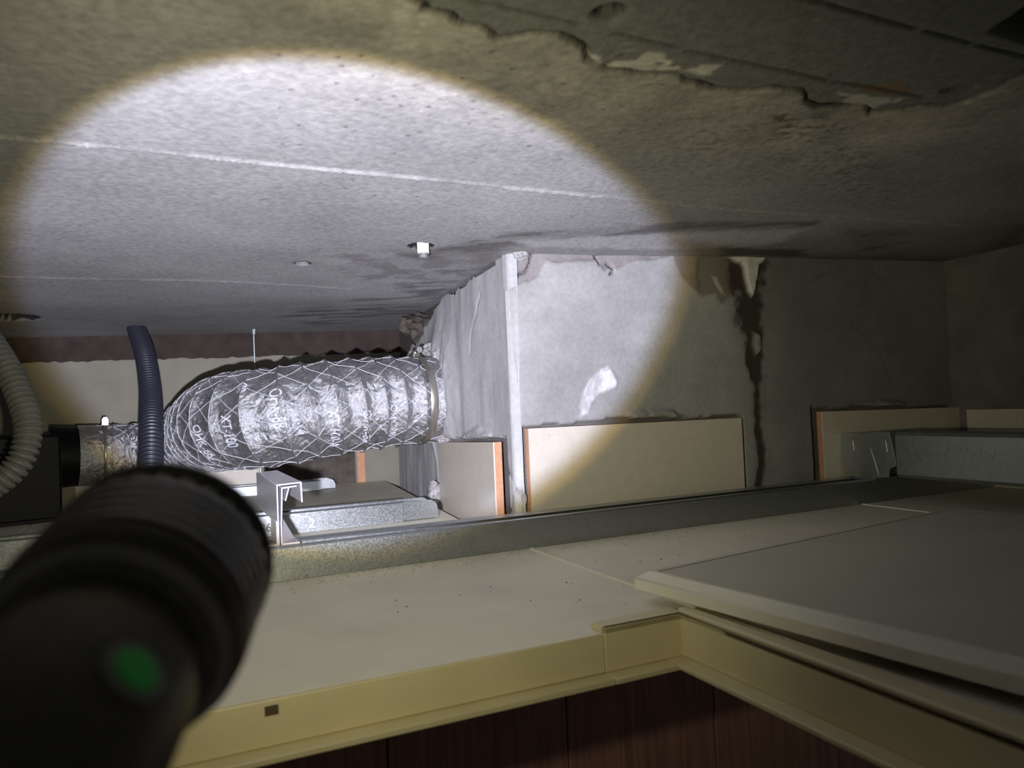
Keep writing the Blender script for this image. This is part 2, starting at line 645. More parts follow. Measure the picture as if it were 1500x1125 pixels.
    stain([(1150, 372), (1420, 378), (1500, 330), (1500, 370), (1420, 395), (1200, 388)], (0.07, 0.065, 0.06), 0.7, 0.04, 1)
    # raised fin where two shuttering boards met
    fin = cpx([(-60, 192), (200, 218), (320, 230), (480, 246), (700, 268), (1003, 299), (1200, 315), (1414, 331)])
    d = polydist(X, Yw * 0.35 + Y * 0.65, fin)
    brk = sstep(0.2, 0.5, vnoise(X * 70, Y * 70, 83))
    wf = 0.0016 + 0.0035 * np.clip((Y - 0.45) / 0.6, 0, 1)
    fz = np.exp(-(d / wf) ** 2) * (0.45 + 0.55 * brk)
    Z -= 0.0022 * fz
    base = base * (1 - 0.4 * fz[..., None]) + 0.4 * fz[..., None] * np.array([0.60, 0.59, 0.56])
    fin2 = cpx([(-30, 404), (120, 408), (300, 411), (440, 418), (520, 424)])
    d = polydist(X, Y, fin2)
    fz = np.exp(-(d / 0.005) ** 2) * (0.4 + 0.6 * brk)
    Z -= 0.0012 * fz
    base = base * (1 - 0.35 * fz[..., None]) + 0.35 * fz[..., None] * np.array([0.64, 0.63, 0.62])
    # grooves in the exposed panel
    for l in ([(660, -8), (691, 2), (851, 38)], [(901, 50), (995, 72)], [(1006, 75), (1160, 107), (1215, 119)], [(1222, 120), (1290, 131), (1356, 144)],
              [(1150, -9), (1193, 2), (1340, 43)], [(1354, 46), (1425, 65)], [(1432, 67), (1505, 84), (1600, 108)]):
        d = polydist(X, Y, cpx(l))
        k = 1 - sstep(0.0004, 0.0016, d)
        Z += 0.004 * k * ins
        base *= (1 - 0.8 * k * ins)[..., None]
    # drilled holes and the opening, their inner shade painted as dark colour
    c = onceil(893, 21)
    d = np.hypot(X - c[0], (Y - c[1]) * 1.0)
    k1 = 1 - sstep(0.0085, 0.0098, d)
    k2 = 1 - sstep(0.0052, 0.0072, d)
    Z += 0.0015 * k1 + 0.022 * k2
    k2 = 1 - sstep(0.0066, 0.0076, d)
    base *= (1 - 0.8 * k2)[..., None]
    c = onceil(1404, 131)
    d = np.hypot((X - c[0]) * 0.9, (Y - c[1]) * 1.5)
    k2 = 1 - sstep(0.006, 0.010, d)
    Z += 0.016 * k2
    base *= (1 - 0.7 * k2)[..., None]
    k = np.zeros(X.shape)
    pp = cpx([(1453, 46), (1510, 8), (1560, 20), (1560, 78), (1503, 62)])
    k[sub] = softpoly(X[sub], Y[sub], pp, 0.002)
    Z += 0.03 * k
    base *= (1 - 0.85 * k)[..., None]
    for (u, v, r, dp) in ((443, 386, 0.008, 0.012), (8, 465, 0.040, 0.05), (616, 360, 0.0125, 0.003)):
        c = onceil(u, v)
        d = np.hypot(X - c[0], Y - c[1])
        k = 1 - sstep(r * 0.75, r * 1.15, d)
        Z += dp * k
        k = 1 - sstep(r * 1.12, r * 1.22, d)
        base *= (1 - 0.97 * k)[..., None]
    # pin holes
    for _ in range(130):
        u, v = rng.uniform(380, 1300), rng.uniform(70, 340)
        c = onceil(u, v)
        m = (np.abs(X - c[0]) < 0.006) & (np.abs(Y - c[1]) < 0.006)
        d = np.hypot(X[m] - c[0], Y[m] - c[1])
        k = 1 - sstep(0.0005, rng.uniform(0.0012, 0.0022), d)
        base[m] *= (1 - 0.7 * k)[..., None]
    V = np.stack([X, Y, Z], -1).reshape(-1, 3)
    fc = gridfaces(len(xs), len(ys))[:, ::-1]
    o = bigmesh('ceiling', V, fc, M_SLAB, color=np.clip(base, 0.01, 0.9).reshape(-1, 3))
    tag(o, 'rough stained concrete slab overhead with a torn skim coat', 'ceiling', kind='structure')
    return o


ceiling = build_ceiling()


# ------------------------------------------------------------------ plastered walls
def wall_grid(name, org, dr, s0, s1, z0, z1, step, func, mat, ztop=None):
    """vertical displaced wall; func(S, Z, px) -> displacement towards viewer, colour, keep mask"""
    dr = np.array(dr, float)
    nr = np.array([dr[1], -dr[0], 0.0])      # towards the viewer's side
    ss = np.arange(s0, s1 + step * .5, step)
    zs = np.arange(z0, z1 + step * .5, step)
    S, Zz = np.meshgrid(ss, zs, indexing='ij')
    pn = np.array([-dr[1], dr[0], 0.0])

    def px(l):
        out = []
        for u, v in l:
            p = onpl(u, v, org, pn)
            out.append((float((p - org) @ dr), float(p[2])))
        return out
    disp, colr, keep = func(S, Zz, px)
    P = org[None, None, :] + S[..., None] * dr + disp[..., None] * nr
    P[..., 2] = Zz
    n, m = S.shape
    fc = gridfaces(n, m)
    if keep is not None:
        kf = keep.reshape(-1)
        fc = fc[kf[fc].all(1)]
    return bigmesh(name, P.reshape(-1, 3), fc, mat, color=np.clip(colr, 0.01, 0.9).reshape(-1, 3))


def ceil_at(p):
    return HC + 0.029 * max(0.0, p[0])


FRONT_DIR = D1.copy()
FRONT_LEN = 0.745
SIDE_A = math.radians(18.5)
SIDE_DIR = np.array([-math.sin(SIDE_A), math.cos(SIDE_A), 0])
SIDE_LEN = 0.78
TILE_TOP2 = [(766, 628), (1086, 611)]
TILE_TOP3 = [(1190, 603), (1428, 596)]


def front_func(S, Z, px):
    n1 = fbm(S * 7, Z * 7, 5, 4)
    n2 = fbm(S * 40, Z * 40, 9, 4)
    n3 = fbm(S * 150, Z * 150, 19, 3)
    wx = S + 0.010 * (fbm(S * 45, Z * 45, 41, 3) - .5)
    wz = Z + 0.010 * (fbm(S * 45, Z * 45, 47, 3) - .5)
    d = 0.003 * (n1 - .5) + 0.0007 * (n2 - .5)
    base = np.stack([0.39 + 0 * S, 0.39 + 0 * S, 0.38 + 0 * S], -1) * (0.70 + 0.60 * n1)[..., None] * (0.88 + 0.24 * n2)[..., None] * (0.94 + 0.12 * fbm(S * 10, Z * 70, 13, 3))[..., None]

    def mixc(k, col):
        nonlocal base
        k = np.clip(k, 0, 1)[..., None]
        base = base * (1 - k) + np.array(col) * k
    base *= (1 - 0.35 * sstep(0.30, 0.46, S))[..., None]      # dimmer light beyond the beam, painted into the right end
    # peeled strip under the slab
    k = softpoly(wx, wz, px([(735, 355), (1010, 358), (1006, 374), (960, 378), (925, 384), (884, 398), (876, 380), (862, 384), (800, 384), (792, 404), (775, 412), (735, 420)]), 0.0012)
    d -= 0.0035 * k - 0.004 * k * (n2 - .5)
    mixc(0.75 * k, (0.27, 0.245, 0.235))
    for l in ([(776, 362), (781, 372), (778, 384), (768, 398), (758, 404)], [(744, 366), (765, 364), (778, 362)], [(868, 366), (876, 376), (878, 388)], [(892, 388), (900, 396), (894, 402)]):
        q = polydist(wx, wz, px(l))
        k = 1 - sstep(0.0007, 0.0022, q)
        d -= 0.008 * k
        mixc(0.85 * k, (0.06, 0.05, 0.05))
    # wet brown stain
    k = softpoly(wx, wz, px([(985, 366), (1084, 372), (1082, 412), (1070, 432), (1056, 446), (1044, 430), (1026, 434), (1016, 424), (1002, 412), (990, 392)]), 0.003)
    mixc(0.62 * k, (0.17, 0.125, 0.07))
    k = 1 - sstep(0.001, 0.004, polydist(wx, wz, px([(1028, 372), (1024, 390), (1020, 428)])))
    mixc(0.4 * k, (0.08, 0.06, 0.03))
    # black mouldy crack with a white lime lump
    cpts = px([(1096, 372), (1092, 420), (1098, 465), (1107, 512), (1112, 560), (1113, 620), (1116, 660), (1112, 712)])
    wd = [0.034, 0.028, 0.022, 0.013, 0.0075, 0.006, 0.008, 0.007]
    q = polydist(wx, wz, cpts, wd)
    k = 1 - sstep(0.55, 1.25, q + 1.7 * (n2 - .5) + 0.6 * (n3 - .5))
    mixc(0.97 * k, (0.014, 0.012, 0.011))
    d -= 0.0022 * k
    k = 1 - sstep(0.8, 2.6, q)
    mixc(0.35 * k, (0.13, 0.10, 0.08))
    k = softpoly(wx, wz, px([(1066, 371), (1122, 371), (1120, 378), (1112, 384), (1109, 402), (1102, 436), (1095, 428), (1090, 400), (1086, 384), (1066, 376)]), 0.0025)
    mixc(k, (0.85, 0.83, 0.78))
    d += 0.006 * k * (0.7 + 0.6 * (n2 - .2))
    k = softpoly(wx, wz, px([(1104, 490), (1114, 492), (1116, 512), (1109, 520), (1103, 508)]), 0.003)
    mixc(0.7 * k, (0.42, 0.40, 0.37))
    d += 0.006 * k
    k = softpoly(wx, wz, px([(1040, 408), (1048, 410), (1060, 432), (1052, 428)]), 0.001) * sstep(.5, .6, n2)
    mixc(0.8 * k, (0.66, 0.64, 0.58))
    # white sealant smear
    k = softpoly(S + 0.3 * (wx - S), Z, px([(880, 541), (891, 536), (897, 541), (905, 558), (903, 568), (890, 573), (876, 578), (866, 590), (861, 606), (851, 610), (850, 592), (856, 572), (866, 555)]), 0.0016)
    strk = 0.55 + 0.45 * sstep(.4, .6, fbm(S * 60 + Z * 90, S * 220 - Z * 60, 71, 3))
    core = softpoly(S, Z, px([(884, 545), (893, 540), (904, 558), (902, 567), (889, 571), (880, 572), (888, 558)]), 0.002)
    mixc(np.maximum(k * strk * 0.75, core), (0.80, 0.80, 0.82))
    d += 0.0022 * core + 0.0006 * k * strk
    # hairline cracks of the dark end
    for l in ([(1248, 470), (1275, 500), (1292, 530), (1305, 560)], [(1281, 392), (1284, 402), (1294, 406), (1302, 416)], [(1180, 408), (1215, 400)]):
        q = polydist(wx, wz, px(l))
        k = (1 - sstep(0.0004, 0.0024, q)) * (0.3 + 0.7 * n2)
        d -= 0.001 * k
        mixc(0.6 * k, (0.12, 0.11, 0.10))
    # mortar mounds and the open joint above the tiles
    for pts, h in (([(905, 622), (925, 606), (955, 601), (985, 603), (1000, 610), (1005, 618)], 0.011), ([(1230, 602), (1262, 592), (1290, 588), (1325, 592), (1345, 602)], 0.012)):
        k = softpoly(wx, wz, px(pts), 0.004)
        d += h * k * (0.5 + n2)
        mixc(0.5 * k, (0.36, 0.34, 0.30))
    for l in (TILE_TOP2, TILE_TOP3):
        (sa, za), (sb, zb) = px(l)
        zl = za + (zb - za) * (S - sa) / (sb - sa)
        inr = (S > sa - 0.002) & (S < sb + 0.002)
        thick = 0.0025 + 0.0055 * vnoise(S * 30, S * 0 + 3.3, 5) * (S < sa + 0.2)
        k = inr & (Z < zl + thick + 0.004 * (n2 - .5))
        d = np.where(k, -0.009, d)
        base = np.where(k[..., None], np.array([0.16, 0.15, 0.14]), base)
    # rounded arris
    d -= 0.010 * (1 - sstep(0, 0.012, S)) ** 2
    p = CORNER[0] + S * FRONT_DIR[0]
    top = HC + 0.029 * np.maximum(0, p) + 0.004
    keep = Z < top + 0.02
    return d, base, keep


def side_func(S, Z, px):
    n1 = fbm(S * 9, Z * 5, 105, 4)
    n2 = fbm(S * 40, Z * 40, 109, 4)
    wx = S + 0.014 * (fbm(S * 40, Z * 40, 141, 3) - .5)
    wz = Z + 0.014 * (fbm(S * 40, Z * 40, 147, 3) - .5)
    d = 0.010 * (fbm(S * 14, Z * 3, 111, 3) - .5) + 0.0008 * (n2 - .5)
    base = np.stack([0.50 + 0 * S, 0.50 + 0 * S, 0.495 + 0 * S], -1) * (0.68 + 0.64 * n1)[..., None] * (0.88 + 0.24 * n2)[..., None]  # base lightened above the front face's to make up for grazing light

    def mixc(k, col):
        nonlocal base
        k = np.clip(k, 0, 1)[..., None]
        base = base * (1 - k) + np.array(col) * k
    for l in ([(702, 430), (697, 462), (689, 490), (688, 520)], [(748, 695), (752, 715), (745, 748)], [(742, 690), (756, 720), (762, 748)]):
        q = polydist(wx, wz, px(l))
        k = 1 - sstep(0.0006, 0.0035, q)
        d -= 0.002 * k
        mixc(0.6 * k, (0.12, 0.11, 0.10))
    # mound above the side tile, joint over the tile
    k = softpoly(wx, wz, px([(676, 648), (686, 634), (700, 629), (712, 633), (722, 646)]), 0.004)
    d += 0.007 * k
    mixc(0.5 * k, (0.36, 0.35, 0.33))
    (sa, za), (sb, zb) = px([(733, 648), (638, 648)])
    zl = za + (zb - za) * (S - sa) / (sb - sa)
    k = (S > sa - 0.02) & (S < sb) & (Z < zl + 0.004 + 0.005 * n2)
    d = np.where(k, -0.009, d)
    base = np.where(k[..., None], np.array([0.2, 0.19, 0.18]), base)
    # rough mortar where the duct enters
    c = px([(648, 583)])[0]
    r = np.hypot(S - c[0], Z - c[1])
    k = (1 - sstep(0.075, 0.135, r + 0.03 * (n2 - .5)))
    d += 0.010 * k * (0.4 + n2)
    mixc(0.3 * k, (0.50, 0.50, 0.52))
    d -= 0.010 * (1 - sstep(0, 0.012, S)) ** 2
    # ragged upper edge further in
    edge = HC - 0.004 - 0.05 * sstep(0.30, 0.56, S) - 0.035 * sstep(0.56, 0.72, S)
    edge = edge + 0.016 * (fbm(S * 40, S * 0, 151, 4) - .5) + np.where(S < 0.05, 0.02, 0)
    keep = Z < np.minimum(edge, HC + 0.01)
    return d, base, keep


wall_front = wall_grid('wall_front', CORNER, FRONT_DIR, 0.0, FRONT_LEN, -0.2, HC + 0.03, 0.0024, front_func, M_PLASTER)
tag(wall_front, 'grey cement plaster shaft wall with black mouldy crack and white smear', 'wall', kind='structure')
# the side face runs away from the viewer: keep the same normal convention by walking it back to front
wall_side = wall_grid('wall_shaft', CORNER, -SIDE_DIR, -SIDE_LEN, 0.0, -0.2, HC + 0.012, 0.0024,
                      lambda S, Z, px: side_func(-S, Z, lambda l: [(-a, b) for a, b in px(l)]), M_PLASTER)
tag(wall_side, 'lightened plaster shaft wall that the foil duct enters', 'wall', kind='structure')

# block core behind the plaster
SIDE_N = np.array([math.cos(SIDE_A), math.sin(SIDE_A), 0])      # into the shaft
mb = MB()
c0 = CORNER + 0.013 * D2 + 0.013 * SIDE_N
pend = CORNER + SIDE_DIR * SIDE_LEN + 0.013 * SIDE_N
pr = CORNER + D1 * FRONT_LEN + 0.013 * D2
lp = [c0, pr, pr + D2 * 0.5, pend]
zb, zt = -0.2, HC + 0.05
mb.prism([p + np.array([0, 0, zb - p[2]]) for p in lp], (0, 0, zt - zb))
core = mb.build('block_core', M_CORE, wall_side)

# back wall: plaster below, dark brown band under the slab
BK0 = np.array([-0.27, 1.62, 0])
BKA = math.radians(12)
BKD = np.array([math.cos(BKA), math.sin(BKA), 0])
BKN = np.array([BKD[1], -BKD[0], 0])
mb = MB()
p0 = BK0 - BKD * 1.15
p1 = BK0 + BKD * 0.06
mb.prism([p0 + [0, 0, -.2], p1 + [0, 0, -.2], p1 - BKN * .05 + [0, 0, -.2], p0 - BKN * .05 + [0, 0, -.2]], (0, 0, 0.25 + HC))
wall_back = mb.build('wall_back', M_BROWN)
tag(wall_back, 'far wall with a dark brown band above pale plaster', 'wall', kind='structure')
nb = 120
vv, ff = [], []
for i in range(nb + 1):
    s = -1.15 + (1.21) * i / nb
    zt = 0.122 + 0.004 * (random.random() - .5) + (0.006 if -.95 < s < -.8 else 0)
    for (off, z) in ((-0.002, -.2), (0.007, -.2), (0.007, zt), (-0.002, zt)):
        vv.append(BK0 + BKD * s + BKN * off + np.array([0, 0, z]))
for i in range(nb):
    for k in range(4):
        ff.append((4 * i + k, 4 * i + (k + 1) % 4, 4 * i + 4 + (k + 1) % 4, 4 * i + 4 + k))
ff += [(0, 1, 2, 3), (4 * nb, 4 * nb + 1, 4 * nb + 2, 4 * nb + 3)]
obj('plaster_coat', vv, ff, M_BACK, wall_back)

# right-hand and left-hand ends of the void
RA, RB = ab(CORNER + D1 * FRONT_LEN)
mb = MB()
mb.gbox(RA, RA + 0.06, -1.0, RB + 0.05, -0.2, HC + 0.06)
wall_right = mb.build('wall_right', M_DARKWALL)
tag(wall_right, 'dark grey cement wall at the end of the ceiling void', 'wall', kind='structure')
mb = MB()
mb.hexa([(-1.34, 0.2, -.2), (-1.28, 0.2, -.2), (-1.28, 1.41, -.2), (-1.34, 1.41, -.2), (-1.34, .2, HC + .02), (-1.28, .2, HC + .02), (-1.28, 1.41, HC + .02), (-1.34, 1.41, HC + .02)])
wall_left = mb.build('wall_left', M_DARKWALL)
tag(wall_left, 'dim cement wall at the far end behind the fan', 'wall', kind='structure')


# ------------------------------------------------------------------ wall tiles (cut upper row)
def tile(parent, corners, outn, th=0.010):
    """corners: 4 points of the back outline (bl, br, tr, tl) on the wall plane; outn towards the viewer"""
    outn = np.array(outn)
    b = [np.array(p) + outn * 0.001 for p in corners]
    f = [np.array(p) + outn * th for p in corners]
    m_ = [np.array(p) + outn * (th - 0.0016) for p in corners]
    v = b + m_ + f
    faces = [(0, 3, 2, 1), (8, 9, 10, 11)]
    fm = [1, 0]
    for i in range(4):
        j = (i + 1) % 4
        faces.append((i, j, 4 + j, 4 + i))
        fm.append(1)
        faces.append((4 + i, 4 + j, 8 + j, 8 + i))
        fm.append(0)
    return obj('tile', v, faces, None, parent, mats=[M_GLAZE, M_CLAY], fmat=fm)


def tile_on(parent, org, pn, tl, tr, outn, th=0.011, off=0.0):
    """top corners given as pixels on the tile's face plane"""
    op = org + np.array(outn) * th
    A = onpl(*tl, op, pn) - np.array(outn) * th
    B = onpl(*tr, op, pn) - np.array(outn) * th
    a0 = np.array([A[0], A[1], -0.2])
    b0 = np.array([B[0], B[1], -0.2])
    return tile(parent, [a0, b0, B, A], outn, th)


tile_on(wall_front, CORNER, D2, (774, 628), (1086, 612), -D2)
tile_on(wall_front, CORNER, D2, (1204, 603), (1419, 596), -D2)
tile_on(wall_side, CORNER, -SIDE_N, (641, 648), (722, 648), -SIDE_N, 0.0115)
# right wall tile
A_ = G(RA, RB - 0.004, 0)
tile(wall_right, [G(RA, RB - 0.03, -.2), G(RA, RB - 0.42, -.2), G(RA, RB - 0.42, -.038), G(RA, RB - 0.03, -.038)], -D1, 0.011)
# back wall tiles
for (ua, ub, zt) in ((300, 383, -0.035), (386, 521, -0.035), (110, 297, -0.035)):
    op = BK0 + BKN * 0.018
    A = onpl(ua, 690, op, -BKN) - BKN * 0.011
    B = onpl(ub, 690, op, -BKN) - BKN * 0.011
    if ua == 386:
        # plain dark panel filling this span in place of a tile
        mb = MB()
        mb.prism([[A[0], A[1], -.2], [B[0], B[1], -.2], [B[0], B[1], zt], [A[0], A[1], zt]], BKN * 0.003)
        mb.build('dark_panel', M_CORE, wall_back)
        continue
    tile(wall_back, [[A[0], A[1], -.2], [B[0], B[1], -.2], [B[0], B[1], zt], [A[0], A[1], zt]], BKN, 0.011)


op = BK0 + BKN * 0.018
A = onpl(524, 690, op, -BKN) - BKN * 0.011
B = onpl(535, 690, op, -BKN) - BKN * 0.011
ed = tile(wall_back, [[A[0], A[1], -.2], [B[0], B[1], -.2], [B[0], B[1], -.02], [A[0], A[1], -.02]], BKN, 0.013)
ed.data.polygons.foreach_set('material_index', [1] * len(ed.data.polygons))

# mortar lumps on walls
def lump(name, c, r, parent, mat, seed, sub=3, squash=(1, 1, 1)):
    bm = bmesh.new()
    bmesh.ops.create_icosphere(bm, subdivisions=sub, radius=1)
    rs = np.random.default_rng(seed)
    ph = rs.uniform(0, 6, (8, 3))
    for v in bm.verts:
        n = v.co.normalized()
        k = 1
        for q in ph:
            k += 0.07 * math.sin(4 * (n.x * q[0] + n.y * q[1] + n.z * q[2]) + q[0] * 3)
        v.co = Vector((n.x * r * k * squash[0], n.y * r * k * squash[1], n.z * r * k * squash[2])) + Vector(tuple(c))
    vs_ = [v.co.copy() for v in bm.verts]
    fs = [[v.index for v in f.verts] for f in bm.faces]
    bm.free()
    return obj(name, vs_, fs, mat, parent)


def on_side(u, v, out=0.0):
    return onpl(u, v, CORNER - SIDE_N * out, SIDE_N)


for k, (u, v, r) in enumerate(((634, 512, .017), (646, 520, .012), (652, 640, .012), (762, 372, .009))):
    lump('mortar_lump', on_side(u, v, 0.004) if u < 750 else onpl(u, v, CORNER, D2), r, wall_side if u < 750 else wall_front, M_MORTAR, k, 3, (1, 1, .7))
lump('mortar_lump', on_side(640, 735, 0.012), 0.022, wall_side, M_MORTAR, 9, 3, (.7, .7, 1.3))
lump('mortar_lump', on_side(612, 478, 0.004), 0.03, wall_side, M_CORE, 12, 3, (1, 1.4, .8))

# ------------------------------------------------------------------ suspended ceiling seen from above
floor = empty('floor', G(0, 0, HF))
tag(floor, 'suspended bathroom ceiling of beige boards seen from above', 'floor', kind='structure')
TH = 0.009


def panel(loop):
    mb = MB()
    mb.prism([G(a, b, HF - TH) for a, b in loop], (0, 0, TH))
    return mb.build('panel', M_PANEL, floor, bevel=0.0012, seg=1)


HA0, HA1, HB0, HB1 = -0.474, -0.024, -0.763, -0.283      # hatch opening
g_ = 0.0012
panel([(-1.25, -.95), (-.53 - g_, -.95), (-.53 - g_, .02), (-1.25, .02)])
panel([(0 + g_, -.95), (.48 - g_, -.95), (.48 - g_, .052), (0 + g_, .052)])
panel([(.48 + g_, -.95), (RA - .005, -.95), (RA - .005, .052), (.48 + g_, .052)])
panel([(-1.1, .022), (-.53 - g_, .022), (-.53 - g_, 1.0), (-.83, 1.07), (-1.1, 1.0)])
panel([(-.53 + g_, .022), (-0.004, .022), (-0.004, .10), (0.078, .86), (-.53 + g_, 1.0)])
# the board with the hatch cut out
mb = MB()
outer = [(-.53 + g_, -.95), (0 - g_, -.95), (0 - g_, .02), (-.53 + g_, .02)]
inner = [(HA0, HB0), (HA1, HB0), (HA1, HB1), (HA0, HB1)]
vv = [G(a, b, HF) for a, b in outer] + [G(a, b, HF) for a, b in inner] + [G(a, b, HF - TH) for a, b in outer] + [G(a, b, HF - TH) for a, b in inner]
ff = []
for i in range(4):
    j = (i + 1) % 4
    ff += [(i, j, 4 + j, 4 + i), (8 + j, 8 + i, 12 + i, 12 + j), (i, 8 + i, 8 + j, j), (4 + i, 4 + j, 12 + j, 12 + i)]
mb.add(vv, ff)
mb.build('panel', M_PANEL, floor, bevel=0.0012, seg=1)
# pale joint strips
for a in (0.0, 0.48):
    mb = MB()
    mb.gbox(a - 0.0025, a + 0.0025, -.6, -.002, HF - 0.002, HF + 0.0014)
    mb.build('joint_strip', M_LIDEDGE, floor)

# ---- hatch frame
hatch = empty('access_hatch', G((HA0 + HA1) / 2, (HB0 + HB1) / 2, HF - .03))
tag(hatch, 'cream plastic access hatch surround set into the ceiling boards', 'access hatch')
W = 0.004
ZB = HF - 0.024


def rail(a0, a1, b0, b1, inward, flange=True, fl=0.013, dz=0.0):
    """inner lining + top flange + bottom lip of one side; inward = unit (a,b) towards the opening"""
    mb = MB()
    ia, ib = inward
    mb.gbox(min(a0, a1), max(a0, a1), min(b0, b1), max(b0, b1), ZB, HF + dz + (0.0045 if flange else 0.0006))
    if flange:
        mb.gbox(min(a0, a0 - ia * fl), max(a1, a1 - ia * fl), min(b0, b0 - ib * fl), max(b1, b1 - ib * fl), HF, HF + dz + 0.0045)
    lp_ = 0.012
    mb.gbox(min(a0, a0 + ia * lp_), max(a1, a1 + ia * lp_), min(b0, b0 + ib * lp_), max(b1, b1 + ib * lp_), ZB - 0.004 + dz, ZB + dz)
    return mb


NOTCH = ab(onz(874, 925, HF))[0]
m1 = rail(NOTCH, HA1, HB1 - W, HB1, (0, -1), True)
m1.build('frame_side', M_FRAME, hatch, bevel=0.0009)
m2 = rail(HA0, NOTCH, HB1 - W, HB1, (0, -1), False)
far_left = m2.build('frame_side', M_FRAME, hatch, bevel=0.0009)
rail(HA1 - W, HA1, HB0, HB1, (-1, 0), True, 0.017, 0.0004).build('frame_side', M_FRAME, hatch, bevel=0.0012)
rail(HA0, HA0 + W, HB0, HB1, (1, 0), True, 0.013, 0.0004).build('frame_side', M_FRAME, hatch, bevel=0.0009)
rail(HA0, HA1, HB0, HB0 + W, (0, 1), True).build('frame_side', M_FRAME, hatch, bevel=0.0009)
# raised bead along the right side
mb = MB()
mb.gbox(HA1 - W, HA1 + 0.006, HB0, HB1, HF + 0.004, HF + 0.0075)
mb.build('bead', M_FRAME, hatch, bevel=0.0015)
sl = ab(onz(396, 1033, HF - 0.004))
mb = MB()
mb.gbox(sl[0] - 0.0035, sl[0] + 0.0035, HB1 - W - 0.0006, HB1 - W + 0.001, HF - 0.0075, HF - 0.0025)
mb.build('slot', M_SLOT, far_left)

# ---- lifted hatch lid lying on the boards
lidc = onz(930, 862, HF + 0.010)
LAg = math.radians(32.5)
la = np.array([math.cos(LAg), math.sin(LAg), 0])
lb = np.array([la[1], -la[0], 0])
lid = empty('loose_board', [lidc[0], lidc[1], HF])
tag(lid, 'loose beige hatch board lying upside down beside the open hatch', 'board')
L0 = np.array([lidc[0], lidc[1], 0])
LZ = HF + 0.0078


def lp4(ins, z, sz=0.43):
    return [L0 + la * ins + lb * ins + [0, 0, z], L0 + la * (sz - ins) + lb * ins + [0, 0, z],
            L0 + la * (sz - ins) + lb * (sz - ins) + [0, 0, z], L0 + la * ins + lb * (sz - ins) + [0, 0, z]]


def ringed(levels, cap_top=False, cap_bot=False):
    v = []
    for ins, z in levels:
        v += lp4(ins, z)
    f = []
    for k in range(len(levels) - 1):
        for i in range(4):
            j = (i + 1) % 4
            f.append((4 * k + i, 4 * k + j, 4 * k + 4 + j, 4 * k + 4 + i))
    if cap_bot:
        f.append((3, 2, 1, 0))
    if cap_top:
        n = 4 * (len(levels) - 1)
        f.append((n, n + 1, n + 2, n + 3))
    return v, f


mb = MB()
mb.add(*ringed([(0.004, LZ), (0.0, LZ + 0.0015), (0.0, LZ + 0.0095), (0.0012, LZ + 0.0100), (0.0012, LZ + 0.0108), (0.008, LZ + 0.0152), (0.012, LZ + 0.0150)], False, True))
mb.build('edge_trim', M_LIDEDGE, lid, bevel=0.0005, seg=1)
mb = MB()
mb.add(*ringed([(0.0118, LZ + 0.004), (0.0118, LZ + 0.0146)], True, True))
mb.build('board', M_LID, lid)
mb = MB()
mb.cyl(L0 + la * 0.33 + lb * 0.12 + [0, 0, LZ + 0.0146], L0 + la * 0.335 + lb * 0.122 + [0, 0, LZ + 0.0150], 0.0028, 0.002, 8)
mb.build('dark_fleck', M_GRIT, lid)


# ------------------------------------------------------------------ steel runners
def cchan(name, label, a0, a1, b0, h, w, lipf, lipb, z0, mat, t=0.0012, group=None):
    """C-channel lying along D1 with its slot upwards"""
    r = empty(name, G((a0 + a1) / 2, b0, z0))
    tag(r, label, 'steel channel', group)

    def strip(nm, prof):
        mb = MB()
        mb.prism([G(a0, b0 + b, z0 + z) for b, z in prof], D1 * (a1 - a0))
        return mb.build(nm, mat, r, bevel=0.0005, seg=1)
    strip('front_flange', [(0, 0), (t, 0), (t, h - t), (lipf, h - t), (lipf, h), (0.0015, h), (0, h - 0.0018)])
    strip('web', [(t, 0), (w - t, 0), (w - t, t), (t, t)])
    strip('rear_flange', [(w, 0), (w - t, 0), (w - t, h - t), (w - lipb, h - t), (w - lipb, h), (w, h)])
    return r


HCH = 0.031
run1 = cchan('steel_runner', 'long galvanised steel channel running past the hatch under the cream tiles', -1.2, RA - 0.012, 0.0, HCH, 0.045, 0.007, 0.020, HF, M_STEEL)
q = ab(onz(590, 764, HF))
b2 = ab(onz(480, 777, HF))[1]
run2 = cchan('steel_runner', 'steel channel stamped with digits ending at the shaft below the foil duct', -1.1, q[0], b2, 0.027, 0.040, 0.004, 0.008, HF, M_STEEL)
q3 = ab(onz(480, 722, HF))
b3 = ab(onz(350, 728, HF))[1]
run3 = cchan('steel_runner', 'farthest steel channel lying in front of the far wall', ab(onz(235, 742, HF))[0], q3[0], b3, 0.019, 0.035, 0.004, 0.008, HF, M_STEEL)


def clip_end(run, a, b, w, h, L):
    """rounded connector sticking out of the channel's end"""
    for bb, dd in ((b + 0.0016, 0.001), (b + w - 0.003, 0.001)):
        loop = []
        for k in range(9):
            t = math.pi / 2 * k / 8
            loop.append((a + L - 0.012 + 0.012 * math.sin(t), h - 0.012 + 0.012 * math.cos(t)))
        pts = [(a - 0.01, 0.003), (a - 0.01, h)] + loop + [(a + L, 0.003)]
        mb = MB()
        mb.prism([G(x, bb, HF + z) for x, z in pts], D2 * dd)
        mb.build('end_clip', M_STEEL, run)
    mb = MB()
    mb.gbox(a - 0.01, a + L, b + 0.0016, b + w - 0.002, HF + 0.002, HF + 0.003)
    mb.build('clip_base', M_STEEL, run)


clip_end(run2, q[0], b2, 0.040, 0.026, 0.048)
clip_end(run3, q3[0], b3, 0.035, 0.020, 0.028)


